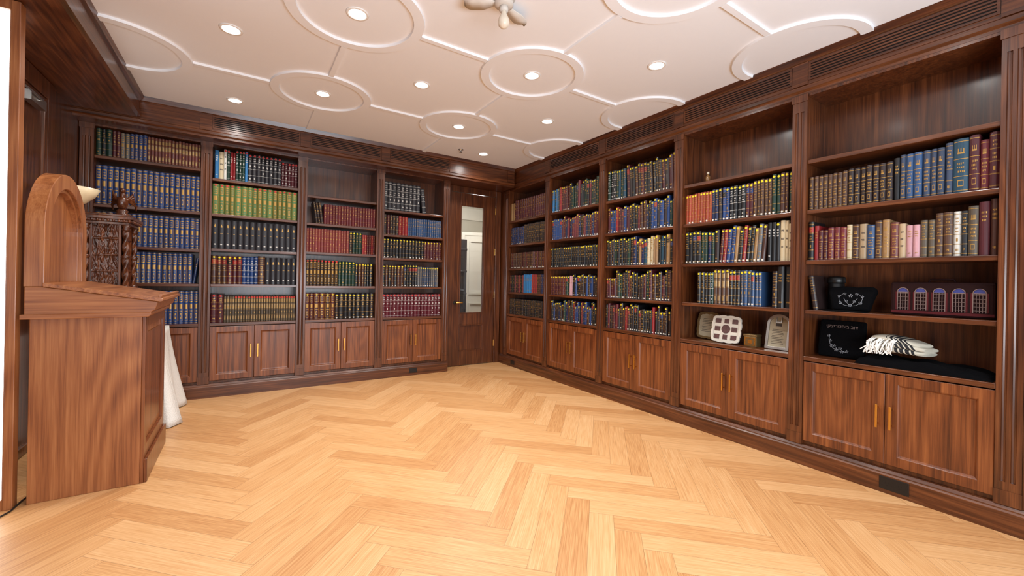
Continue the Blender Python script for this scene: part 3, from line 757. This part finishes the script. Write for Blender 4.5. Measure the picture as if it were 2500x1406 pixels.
MIX = ['black', 'dbrown', 'maroon', 'navy', 'brown', 'black', 'blue', 'dgreen', 'wine', 'black', 'dbrown']
BR = ['blue', 'red', 'maroon', 'tan', 'navy', 'brown', 'cream', 'black', 'teal', 'green', 'dbrown', 'black', 'black', 'navy']
ST = ['bands', 'bands', 'label', 'plain']
ROWS = {
 ('A', 0): [(0, 0, 1, [(19, 1, .30, 'blue', 'set', '')]), (1, 0, 1, [(18, 1, .275, 'blue', 'set', ''), (1, .6, .24, 'navy', 'plain', '', 7)]),
            (2, 0, 1, [(19, 1, .285, 'blue', 'set', '')]), (3, 0, 1, [(19, 1, .33, 'blue', 'set', '')]),
            (4, 0, 1, [(3, 1.1, .232, ['dgreen', 'black'], 'bands', ''), (2, 1, .228, ['maroon', 'dgreen'], 'bands', ''), (2, 1, .22, 'grey', 'set', ''), (4, 1, .228, 'blue', 'set', ''), (16, .82, .222, 'burg', 'cream', '')])],
 ('A', 1): [(0, 0, 1, [(2, 1.5, .27, 'maroon', 'bands', 'r'), (28, .62, .255, 'ggrey', 'cream', 'r')]),
            (1, 0, 1, [(6, 1, .27, ['brown', 'maroon'], 'label', 'y'), (4, .8, .27, 'blue', 'wbands', ''), (1, 1.5, .28, 'brown', 'bands', ''), (6, 1.15, .27, 'charcoal', 'emblem', '')]),
            (2, 0, 1, [(14, 1, .275, 'charcoal', 'emblem', '')]), (3, 0, 1, [(16, 1, .29, ['green', 'olive', 'green'], 'set', 'r')]),
            (4, 0.02, 1, [(1, 1, .27, 'lblue', 'white', ''), (1, 1.4, .26, 'cream', 'dark', ''), (1, .8, .29, 'white', 'dark', 'r'), (1, 1, .29, 'dgreen', 'wbands', 'r'), (2, .7, .27, 'red', 'white', ''), (3, .9, .295, 'dgreen', 'wbands', 'r'), (1, .8, .30, 'lblue', 'white', 'r'), (8, 1.25, .28, 'charcoal', 'wbands', 'r'), (5, 1, .25, 'maroon', 'wbands', 'r')])],
 ('A', 2): [(0, 0, 1, [(6, 1.15, .28, ['brown', 'maroon'], 'set', 'y'), (9, 1.1, .275, ['black', 'black', 'dbrown'], 'bands', 'yw')]), (1, 0, .97, [(9, 1, .28, 'dbrown', 'set', 'r'), (5, 1, .27, 'dgreen', 'bands', 'y'), (6, .9, .255, ['black', 'brown'], 'bands', 'y')]),
            (2, 0, 1, [(15, 1, .25, 'rose', 'bands', ''), (4, 1.2, .24, ['dgreen', 'dbrown'], 'bands', 'y'), (6, .9, .22, ['red', 'maroon'], 'bands', '')]), (3, .08, 1, [(3, 1, .23, ['maroon', 'dbrown'], 'bands', '', -8), (19, .95, .215, 'wine', 'bands', '')])],
 ('A', 3): [(0, 0, 1, [(17, 1, .27, 'crim', 'wbands', 'r')]), (1, 0, .95, [(7, 1, .25, ['brown', 'black'], 'bands', 'yw'), (5, 1, .26, 'black', 'label', 'yw'), (10, .8, .24, ['slate', 'grey', 'navy'], 'bands', 'yw')]),
            (2, 0, 1, [(13, 1, .225, 'black', 'bands', 'yw'), (6, 1, .22, 'maroon', 'bands', 'yw')]), (3, 0, 1, [(5, 1.1, .23, ['dbrown', 'maroon'], 'bands', ''), (3, 1, .225, ['brown', 'red'], 'bands', ''), (16, .8, .215, 'steel', 'bands', '')]),
            (4, 0, .72, [(9, 1, .33, 'charcoal', 'wbands', ''), (1, 1, .3, 'charcoal', 'wbands', '', -6)])],
 ('B', 0): [(0, 0, 1, [(24, 1, .21, ['black', 'dbrown'], 'bands', '')]), (1, 0, 1, [(9, 1, .23, ['wine', 'maroon', 'black'], 'bands', ''), (5, 1, .24, 'lblue', 'plain', ''), (3, 1, .24, 'red', 'bands', ''), (5, 1, .24, ['brown', 'navy'], ST, '')]),
            (2, 0, 1, [(24, 1, .21, ['maroon', 'brown'], 'bands', 'w')]), (3, 0, 1, [(8, 1, .23, 'navy', 'bands', 'w'), (13, 1, .25, 'dbrown', 'bands', '')]), (4, 0, 1, [(2, 1, .24, 'tan', 'plain', ''), (16, 1, .27, 'maroon', 'bands', '')])],
 ('B', 1): [(0, 0, 1, [(26, 1, (.18, .25), MIX, ST, 'yw')]), (1, 0, 1, [(8, 1, .22, 'maroon', 'bands', 'y'), (2, 1, .22, 'dgreen', ST, 'y'), (2, .6, .22, 'pink', 'plain', ''), (12, 1, (.2, .24), ['dbrown', 'black', 'blue'], ST, 'yw')]),
            (2, 0, 1, [(22, 1, .23, 'black', 'bands', 'yw')]), (3, 0, 1, [(5, 1.1, .24, 'blue', ST, 'yw'), (18, 1, (.22, .26), ['maroon', 'wine', 'navy', 'dbrown'], ST, 'yw')]), (4, 0, 1, [(4, 1, .27, ['lblue', 'teal'], ST, 'yw'), (5, 1, .28, ['red', 'maroon'], ST, 'yw'), (14, 1, (.25, .3), MIX, ST, 'yw')])],
 ('B', 2): [(0, 0, 1, [(5, 1.1, (.2, .25), MIX, ST, ''), (22, 1, (.2, .26), ['black', 'brown', 'dbrown', 'red'], ST, 'yw')]), (1, 0, 1, [(4, 1, .2, 'maroon', ST, 'yw'), (21, 1, (.22, .28), ['brown', 'dbrown', 'maroon', 'black', 'dgreen'], 'bands', 'yw')]),
            (2, 0, 1, [(10, 1, (.24, .27), ['black', 'dbrown', 'dgreen'], 'bands', 'yw'), (15, .9, (.22, .27), BR, ST, 'yw')]), (3, 0, 1, [(8, 1, (.22, .26), ['red', 'maroon', 'blue'], ST, 'yw'), (16, 1, (.22, .28), MIX, ST, 'yw')]),
            (4, 0, 1, [(3, 1.2, .3, ['black', 'dgreen'], 'wbands', 'y'), (4, .9, .29, ['dgreen', 'teal'], ST, 'yw'), (16, 1, (.27, .32), ['black', 'maroon', 'brown', 'dbrown'], ST, 'yw', -2.5)])],
 ('B', 3): [(1, .15, .76, [(4, 1.2, .25, 'black', ['bands', 'wbands'], 'y'), (1, 1, .25, 'dgreen', 'wbands', 'y'), (4, 1.3, .27, 'umber', 'cream', 'y'), (3, 1.2, .26, 'black', 'label', 'y'), (3, 1, .26, ['slate', 'steel'], 'bands', 'yw'), (3, 1, .25, 'steel', 'label', 'yw')]), (1, .84, 1, [(1, 1, .25, 'dbrown', 'bands', ''), (2, 1.2, .28, 'black', 'plain', '')]),
            (2, 0, 1, [(4, 1.2, .26, 'black', ST, 'yw'), (5, 1, (.23, .26), ['dgreen', 'navy', 'dbrown'], ST, 'yw'), (2, 1, .26, ['red', 'maroon'], ST, 'yw', 4), (10, 1, (.24, .28), ['black', 'tan', 'blue', 'brown', 'grey', 'red'], ST, 'yw', 4), (3, .9, .27, 'black', 'white', 'y'), (3, .9, (.25, .29), ['white', 'cream'], 'dark', '')]),
            (3, 0, 1, [(9, 1, .245, 'orange', 'bands', 'yw'), (5, 1, .25, ['blue', 'navy', 'dbrown'], ST, 'yw'), (4, 1.2, .25, 'black', 'wbands', 'yw'), (2, 1, .25, 'maroon', 'label', 'yw'), (5, 1, .26, 'umber', 'bands', 'yw'), (5, 1, .28, ['brown', 'dgreen'], 'bands', 'yw')])],
 ('B', 4): [(1, .0, .05, [(1, 1, .22, 'dbrown', 'bands', '', -8)]),
            (2, 0, 1, [(1, 1.1, .25, 'black', 'label', ''), (1, .9, .22, 'red', 'plain', ''), (2, .9, .19, ['maroon', 'red'], 'crown', ''), (3, 1.1, .2, 'wine', 'crown', ''), (1, .9, .21, 'cream', 'bands', ''), (1, 1.1, .21, 'brown', 'crown', ''), (1, 1.3, .21, 'beige', 'dark', ''), (1, 1.3, .2, 'steel', 'crown', ''), (2, 1, .22, ['umber', 'tan'], 'crown', ''), (1, 1.3, .2, 'burg', 'crown', ''),
                       (1, 1, .19, 'beige', 'dark', ''), (2, 1, .18, 'pink', 'plain', ''), (2, 1, .2, 'ggrey', 'bands', ''), (2, 1, .23, ['cream', 'umber'], 'bands', ''), (2, 1, .23, ['white', 'black'], 'bands', ''), (1, 1.2, .25, 'ggrey', 'crown', ''), (1, 1.3, .27, 'maroon', 'plain', ''), (1, 1, .28, 'brown', 'plain', '')]),
            (3, 0, 1, [(8, .85, .215, 'umber', 'crown', ''), (7, 1, .225, 'dbrown', 'crown', ''), (1, 1, .24, 'black', 'plain', ''), (6, .95, .25, ['steel', 'slate'], 'crown', ''), (1, 1, .27, 'slate', 'bands', ''), (1, 1.9, .28, 'teal', 'crown', ''), (1, 1.3, .285, 'maroon', 'crown', ''), (1, 1, .25, 'wine', 'crown', ''), (1, 1.2, .285, 'maroon', 'bands', '')])],
}
ORD = ['lowest', 'second', 'third', 'fourth', 'top']
rowlist = []
camf = Vector((math.sin(math.radians(33)), math.cos(math.radians(33)), 0))
for key, rows in ROWS.items():
    W, sh, M = BAYS[key]
    for (si, f0, f1, segs) in rows:
        items = []; z = sh[si]+.0006
        for sg in segs:
            n, rel, h, cols, st, dots = sg[:6]; lean = sg[6] if len(sg) > 6 else 0
            for k in range(n):
                cn = cols if isinstance(cols, str) else R.choice(cols)
                hh = h if not isinstance(h, tuple) else R.uniform(*h)
                hh *= R.uniform(.988, 1.008)
                items.append([rel*(R.uniform(.8, 1.25) if not isinstance(cols, str) else R.uniform(.96, 1.04)), hh, cn, st if isinstance(st, str) else R.choice(st), dots, lean])
        x0 = -W/2+W*f0+.002; x1 = -W/2+W*f1-.002
        extra = 0; prev = 0
        for i, it in enumerate(items):
            if it[5] != prev and it[5] != 0:
                extra += abs(math.sin(math.radians(it[5])))*it[1]
            prev = it[5]
        gap = .001
        tot = sum(i[0] for i in items); sc = (x1-x0-extra-len(items)*gap)/tot
        if f1-f0 < .1: sc = .03
        x = x0; placed = []; prev = 0
        for i, it in enumerate(items):
            th = it[0]*sc; a = math.radians(it[5])
            if it[5] and it[5] != prev and it[5] < 0: x += abs(math.sin(a))*it[1]
            if it[5] == 0 and prev > 0: x += abs(math.sin(math.radians(prev)))*items[i-1][1]
            placed.append((x+th/2, z, th, it, a)); x += th/max(.5, math.cos(a))+gap; prev = it[5]
        ctr = M @ Vector(((x0+x1)/2, 0, z)); depth = max(.5, ctr.dot(camf))
        size = sum(p[2]*p[3][1] for p in placed)/len(placed)/depth**2
        rowlist.append((size, key, si, placed, M))
rowlist.sort(key=lambda r: -r[0])
cnt = 0; far = MB(); nfar = 0
for size, key, si, placed, M in rowlist:
    indiv = cnt+len(placed) <= 312
    if indiv: cnt += len(placed)
    for (x, z, th, it, a) in placed:
        d = min(.235, max(.13, it[1]*.72)); back = R.uniform(.022, .034)
        mb = book(th, it[1], d, C[it[2]], it[3], it[4], R, indiv)
        zz = z+abs(math.sin(a))*th/2
        Ml = M @ Matrix.Translation((x, back, zz)) @ Matrix.Rotation(a, 4, 'Y')
        if indiv:
            o = mb.make('book', BM, col=True, recalc=False)
            o.matrix_world = Ml
            sty = {'set': 'with ornate gilt spine', 'bands': 'with gilt spine bands', 'wbands': 'with pale spine bands', 'label': 'with coloured spine label', 'cream': 'with cream spine panels', 'crown': 'with gilt crown emblem', 'emblem': 'with small gilt emblem'}.get(it[3], 'with lettered spine')
            tag(o, '%s hardback %s%s%s' % (DESC[it[2]], sty, ' and round sticker' if it[4] else '', ', leaning' if it[5] else ''), 'book', None, 'books on the %s shelf of bookcase %s' % (ORD[si], {'A': 'by the lectern', 'B': 'on the long run'}[key[0]]+' number %d' % (key[1]+1)))
        else:
            nfar += 1
            far.extend(mb, Ml)
far.make('shelved_books', BM, col=True, recalc=False, label='remaining rows of leather-bound volumes filling the bookcase shelves', cat='books', kind='stuff')
print('BOOKS', cnt, nfar)

# ------------------------------------------------------------------ shelf objects
def place(key, lx, ly, z, rz=0):
    M = BAYS[key][2]; p = M @ Vector((lx, ly, z)); return p, M.to_euler().z+rz
p, rz = place(('B', 3), -.24, .08, 1.9705); e = root('small_bottle', 'small amber glass bottle with cap on an empty shelf', 'bottle', p, rz)
mb = MB(); mb.lathe([(0, 0), (.016, 0), (.018, .004), (.018, .05), (.008, .062), (.008, .07), (0, .07)], n=20); mb.make('body', [simple('amber_glass', (120, 84, 46), .1, coat=.5)], parent=e)
mb = MB(); mb.lathe([(0, .07), (.01, .07), (.01, .088), (0, .088)], n=16); mb.make('cap', [simple('bottle_cap', (190, 180, 160), .4)], parent=e)
def frame_obj(name, label, lx, ly, w, h, shape, matf, mati, lean=10):
    p, rz = place(('B', 3), lx, ly, .7045); e = root(name, label, 'picture frame', p, rz)
    t = math.radians(-lean)
    def pts(i):
        r = []
        if shape == 'scallop':
            n = 120
            for k in range(n):
                a = 2*math.pi*k/n; sx = (w/2-i); sy = (h/2-i); cx, cy = math.cos(a), math.sin(a)
                q = 1/((abs(cx)**5+abs(cy)**5)**.2); m = q*(1-.05+.045*abs(math.sin(a*6)))
                r.append((cx*sx*m, h/2+cy*sy*m))
        elif shape == 'arch':
            r = [(-w/2+i, i), (w/2-i, i), (w/2-i, h*.72)]
            for k in range(1, 16):
                a = math.pi*k/16; r.append(((w/2-i)*math.cos(a)*1.0, h*.72+(h*.28-i)*math.sin(a)))
            r.append((-w/2+i, h*.72))
        else:
            r = [(-w/2+i, i), (w/2-i, i), (w/2-i, h-i), (-w/2+i, h-i)]
        return r
    mb = MB(); mb.strip(pts(0), pts(.018), 1, 0, .014, closed=True)
    mb.prism(pts(.017), 1, .006, .012, 0)
    o = mb.make('frame', [matf], parent=e, rot=(t, 0, 0), bevel=.001)
    mb = MB(); mb.prism(pts(.019), 1, .004, .0055); mb.make('inset', [mati], parent=e, rot=(t, 0, 0))
    return e, t
e, t = frame_obj('framed_plaque', 'ornate silver-gilt framed text plaque on the cabinet top', -.275, .15, .19, .225, 'scallop', M_gildframe, M_certp)
mb = MB()
for k in range(9): mb.box(-.05+.004*(k % 3), .05-.005*(k % 2), .0032, .0039, .06+k*.013, .063+k*.013)
mb.make('lettering', [M_ink], parent=e, rot=(t, 0, 0))
e, t = frame_obj('photo_frame', 'white scalloped multi-photo frame standing on the cabinet', -.07, .055, .235, .215, 'scallop', M_paperw, M_paperw, 12)
mb = MB(); cz = .1075; n = 28
mb.prism([(.034*math.cos(2*math.pi*i/n), cz+.034*math.sin(2*math.pi*i/n)) for i in range(n)], 1, .002, .0039)
for dx in (-.066, 0, .066):
    for dz in (-.062, 0, .062):
        if dx == 0 and dz == 0: continue
        g = .004 if dx == 0 else 0
        mb.box(dx-.022+g, dx+.022-g, .002, .0038, cz+dz-.018, cz+dz+.018)
mb.make('photograph', [M_photo], parent=e, rot=(t, 0, 0))
e, t = frame_obj('framed_certificate', 'arch-topped silver frame with a printed certificate', .285, .09, .155, .25, 'arch', M_chrome, M_certp, 12)
mb = MB()
for k in range(10): mb.box(-.04+.003*(k % 2), .04-.006*(k % 3), .0032, .0039, .04+k*.011, .0425+k*.011)
mb.box(-.02, .02, .0032, .0039, .165, .185)
mb.make('lettering', [M_ink], parent=e, rot=(t, 0, 0))
mb = MB(); mb.strip([(-.02, .19), (.02, .19), (.02, .235), (-.02, .235)], [(-.014, .196), (.014, .196), (.014, .229), (-.014, .229)], 1, -.004, .004, closed=True); mb.make('clip', [M_chrome], parent=e, rot=(t, 0, 0))
p, rz = place(('B', 3), .12, .10, .7012); e = root('trinket_box', 'small square brass box with embossed lid', 'box', p, rz)
mb = MB(); mb.box(-.045, .045, -.035, .035, 0, .075); mb.box(-.048, .048, -.038, .038, .075, .09); mb.make('body', [M_gildframe], parent=e, bevel=.003)
mb = MB(); mb.box(-.014, .014, -.038, -.035, .025, .05); mb.strip([(-.038, .01), (.038, .01), (.038, .068), (-.038, .068)], [(-.032, .016), (.032, .016), (.032, .062), (-.032, .062)], 1, -.037, -.035, closed=True); mb.make('embossing', [M_brass], parent=e)

def vine(mb, pts, r=.0012):
    mb.tube(pts, r, 5)
def flower(mb, c, s):
    for k in range(5):
        a = 2*math.pi*k/5+.3; mb.ball((c[0]+s*math.cos(a), c[1], c[2]+s*math.sin(a)), s*.42, .0015, s*.42, n=8)
    mb.ball(c, s*.3, .002, s*.3, n=8)
# upper velvet bag
p, rz = place(('B', 4), -.195, .08, 1.0085); e = root('velvet_bag', 'black velvet pouch with silver floral embroidery', 'bag', p, rz)
mb = MB(); mb.prism([(-.09, 0), (.09, 0), (.10, .05), (.122, .125), (.105, .15), (.03, .145), (-.03, .15), (-.105, .145), (-.122, .12), (-.10, .05)], 1, 0, .05, sm=False); mb.make('pouch', [M_velvet], parent=e, rot=(math.radians(-8), 0, 0), bevel=.012)
mb = MB(); y = -.003
for sg in (-1, 1):
    vine(mb, [(0, y, .025), (sg*.03, y, .03), (sg*.055, y, .05), (sg*.06, y, .08), (sg*.04, y, .10)], .0013); vine(mb, [(0, y, .03), (sg*.02, y, .05), (sg*.035, y, .075)], .0012)
    flower(mb, (sg*.05, y, .045), .007); flower(mb, (sg*.058, y, .085), .006); flower(mb, (sg*.03, y, .1), .006); flower(mb, (sg*.02, y, .055), .006)
flower(mb, (0, y, .09), .008); flower(mb, (0, y, .03), .007)
mb.make('embroidery', [M_silver], parent=e, rot=(math.radians(-8), 0, 0), label='silver floral embroidery')
mb = MB(); mb.box(-.11, .10, -.065, .004, 0, .006)
p2, rz2 = place(('B', 4), -.20, .07, 1.001); mb.make('flat_folder', [M_velvet], loc=p2, rot=(0, 0, rz2), bevel=.002, label='flat black velvet wallet lying on a shelf', cat='wallet')
p, rz = place(('B', 4), -.315, .225, 1.001); e = root('cylindrical_case', 'tall black leather cylindrical case with lid', 'case', p, rz)
mb = MB(); mb.lathe([(0, 0), (.042, 0), (.044, .004), (.044, .17), (.041, .175), (0, .175)], n=32); mb.make('body', [M_black], parent=e)
mb = MB(); mb.lathe([(0, .176), (.048, .176), (.05, .18), (.05, .21), (.044, .217), (0, .22)], n=32); mb.make('lid', [M_black], parent=e)
# arched window case
p, rz = place(('B', 4), .195, .075, 1.001); e = root('decorated_case', 'burgundy case decorated with five arched lattice windows', 'case', p, rz)
mb = MB(); mb.box(-.20, .20, 0, .10, 0, .185); mb.make('body', [M_burg], parent=e, bevel=.012)
mb = MB(); mb.box(-.195, .195, -.002, .0, .012, .026); mb.make('border', [M_rose], parent=e)
mb = MB(); mb.tube([(-.05, .05, .185), (-.045, .05, .20), (.045, .05, .20), (.05, .05, .185)], .005, 8); mb.make('handle', [M_burg], parent=e)
for k in range(5):
    cx = -.145+k*.0725
    mb = MB(); yy = -.004
    mb.strip(arch(cx, .024, .03, .13, 14), arch(cx, .0212, .03, .13, 14), 1, yy-.002, 0)
    for q in (-.011, 0, .011): mb.box(cx+q-.0009, cx+q+.0009, yy-.001, 0, .03, .128)
    for q in range(5): mb.box(cx-.021, cx+.021, yy-.001, 0, .04+q*.02, .0415+q*.02)
    mb.box(cx-.022, cx+.022, yy-.002, 0, .126, .13); mb.make('lattice_window', [M_lilac], parent=e)
    mb = MB(); n = 14; mb.prism([(cx+.0205*math.cos(math.pi*i/n), .13+.0205*math.sin(math.pi*i/n)) for i in range(n+1)], 1, -.003, 0); mb.make('fanlight', [M_blueg], parent=e)
    mb = MB(); mb.box(cx-.031, cx-.0245, -.003, 0, .03, .13); mb.box(cx+.0245, cx+.031, -.003, 0, .03, .13); mb.make('brick_pier', [M_rose], parent=e)
# lower velvet bag with lettering
p, rz = place(('B', 4), -.255, .115, .7065); e = root('velvet_bag', 'black velvet bag with silver Hebrew lettering and floral embroidery', 'bag', p, rz)
lt = (math.radians(-10), 0, 0)
mb = MB(); mb.prism([(-.12, 0), (.12, 0), (.122, .03), (.12, .225), (.11, .235), (-.11, .235), (-.12, .225), (-.122, .03)], 1, 0, .03); mb.make('pouch', [M_velvet], parent=e, rot=lt, bevel=.01)
mb = MB(); y = -.002
vine(mb, [(-.06, y, .14), (-.062, y, .11), (-.055, y, .08), (-.04, y, .055), (-.015, y, .04), (.01, y, .034), (.035, y, .036)], .0014)
for c_, s_ in (((-.055, y, .1), .007), ((-.065, y, .13), .006), ((-.045, y, .065), .008), ((-.02, y, .045), .009), ((.01, y, .035), .008), ((.035, y, .04), .007), ((.0, y, .055), .007), ((-.03, y, .07), .006)): flower(mb, c_, s_)
mb.make('embroidery', [M_silver], parent=e, rot=lt, label='silver floral embroidery')
def text(body, size, mat, parent, loc, rot, name='lettering'):
    cu = bpy.data.curves.new('txt', 'FONT'); cu.body = body; cu.size = size; cu.align_x = 'CENTER'; cu.extrude = .0006
    t_ = bpy.data.objects.new('txt', cu); COL.objects.link(t_)
    bpy.context.view_layer.update()
    me = bpy.data.meshes.new_from_object(t_.evaluated_get(bpy.context.evaluated_depsgraph_get()))
    bpy.data.objects.remove(t_); me.materials.clear(); me.materials.append(mat)
    o = bpy.data.objects.new(name, me); COL.objects.link(o); o.parent = parent; o.location = loc; o.rotation_euler = rot; return o
Xr = Matrix.Rotation(lt[0], 4, 'X'); pp = Xr @ Vector((0, -.0025, .185))
text('\u05d3\u05d5\u05d1 \u05d1\u05d9\u05e1\u05d8\u05e8\u05d9\u05e6\u05e7\u05d9'[::-1], .028, simple('copper_thread', (112, 96, 92), .5), e, pp, (math.pi/2+lt[0], 0, 0))
# black cloth heap
def heap(w, d, hfun, nx=60, ny=30):
    mb = MB(); vs = []; fs = []
    for j in range(ny+1):
        for i in range(nx+1):
            u = -1+2*i/nx; v = -1+2*j/ny; vs.append((u*w/2, v*d/2, max(0, hfun(u, v))))
    for j in range(ny):
        for i in range(nx): a = j*(nx+1)+i; fs.append((a, a+1, a+nx+2, a+nx+1))
    mb.add(vs, fs, 0, True); return mb
def hf(u, v):
    e_ = max(0, 1-abs(u)**6)*max(0, 1-abs(v)**6)
    return e_**.5*(.042+.014*noise.noise(Vector((u*2.5, v*1.5, 3)))+.008*math.sin(u*5+v*7+3*noise.noise(Vector((u*3, v*3, 1))))-.010*u)
p, rz = place(('B', 4), .125, .125, .7012)
heap(.545, .235, hf).make('velvet_cloth', [M_velvet], loc=p, rot=(0, 0, rz), label='crumpled black velvet cloth covers lying on the cabinet top', cat='cloth')
# prayer shawl
p, rz = place(('B', 4), .02, .115, .768); e = root('prayer_shawl', 'folded white prayer shawl with black stripes and knotted fringe', 'shawl', p, rz)
me = bpy.data.meshes.new('folded_cloth'); bm = bmesh.new(); uvl = bm.loops.layers.uv.new('UVMap')
nl = 44; nr = 48
def layer(zc, hgt, dep, x0, x1, ph):
    grid = []
    for i in range(nl+1):
        t = i/nl; x = x0+(x1-x0)*t; row = []
        sh = math.sin(math.pi*min(1, max(0, .05+t*.90)))**.35
        for k in range(nr):
            a = 2*math.pi*k/nr; ca, sa = math.cos(a), math.sin(a)
            ex = .6
            yy = dep*sh*math.copysign(abs(ca)**ex, ca); zz = hgt*sh*math.copysign(abs(sa)**.8, sa)*(1+.12*math.sin(3*a+t*5+ph))
            row.append(bm.verts.new((x+.02*ca+.012*math.sin(zz*60+ph), yy, zc+zz+.010*math.sin(t*3.1+ph*.3)-.014*t)))
        grid.append(row)
    for i in range(nl):
        for k in range(nr):
            k2 = (k+1) % nr; f = bm.faces.new((grid[i][k], grid[i+1][k], grid[i+1][k2], grid[i][k2])); f.smooth = True
            for l, (ii, kk) in zip(f.loops, ((i, k), (i+1, k), (i+1, k+1), (i, k+1))): l[uvl].uv = (ii/nl+.10*math.sin(kk/nr*6.28)+ph*.02, kk/nr)
    bm.faces.new(grid[0]); bm.faces.new(grid[nl][::-1])
layer(.030, .019, .085, -.10, .135, 0); layer(.057, .019, .082, -.105, .13, 1.2); layer(.084, .019, .075, -.095, .11, 2.2)
bmesh.ops.recalc_face_normals(bm, faces=bm.faces); bm.to_mesh(me); bm.free(); me.materials.append(M_tallit)
o = bpy.data.objects.new('folded_cloth', me); COL.objects.link(o); o.parent = e
mb = MB()
for k in range(34):
    x = -.115+R.random()*.12; y = -.088-R.random()*.008; z = .078-R.random()*.03; l = R.uniform(.05, .08)
    mb.tube([(x+.015, y+.035, z+.02), (x, y, z), (x-.006+R.uniform(-.012, .012), y-.006, z-l*.45), (x-.01+R.uniform(-.02, .02), y-.01, max(.003, z-l))], [.003, .0036, .0032, .0024], 7)
mb.make('fringe', [M_cloth], parent=e, label='cream knotted fringe')

# ------------------------------------------------------------------ lighting
w = bpy.data.worlds.new('World'); S.world = w; w.use_nodes = True
w.node_tree.nodes['Background'].inputs[0].default_value = (.92, .96, 1, 1); w.node_tree.nodes['Background'].inputs[1].default_value = 1.15
al = bpy.data.lights.new('unseen_ceiling_fill', 'AREA'); al.energy = 90; al.shape = 'RECTANGLE'; al.size = 2.4; al.size_y = .8; al.color = (.84, .92, 1.0)  # unseen area light added behind the camera to brighten the ceiling
ao = bpy.data.objects.new('unseen_ceiling_fill', al); COL.objects.link(ao); ao.location = (.9, -1.1, 1.0)
dv = Vector((1.3, 2.6, 2.75))-Vector((.9, -1.1, 1.0)); ao.rotation_euler = dv.to_track_quat('-Z', 'Y').to_euler()

# ------------------------------------------------------------------ camera
cam = bpy.data.cameras.new('Camera'); co = bpy.data.objects.new('Camera', cam); COL.objects.link(co)
cam.sensor_width = 36; cam.lens = 36*1007/2500; cam.shift_y = -17/2500; cam.clip_start = .02
yaw = math.radians(33); th = .0186
r = Vector((math.cos(yaw), -math.sin(yaw), 0)); up = Vector((0, 0, 1)); f = Vector((math.sin(yaw), math.cos(yaw), 0))
cx = r*math.cos(th)+up*math.sin(th); cy = up*math.cos(th)-r*math.sin(th); cz = -f
Mx = Matrix(((cx.x, cy.x, cz.x, 0), (cx.y, cy.y, cz.y, 0), (cx.z, cy.z, cz.z, H_CAM), (0, 0, 0, 1)))
co.matrix_world = Mx; S.camera = co
S.view_settings.view_transform = 'Standard'; S.view_settings.look = 'None'; S.view_settings.exposure = 0.04
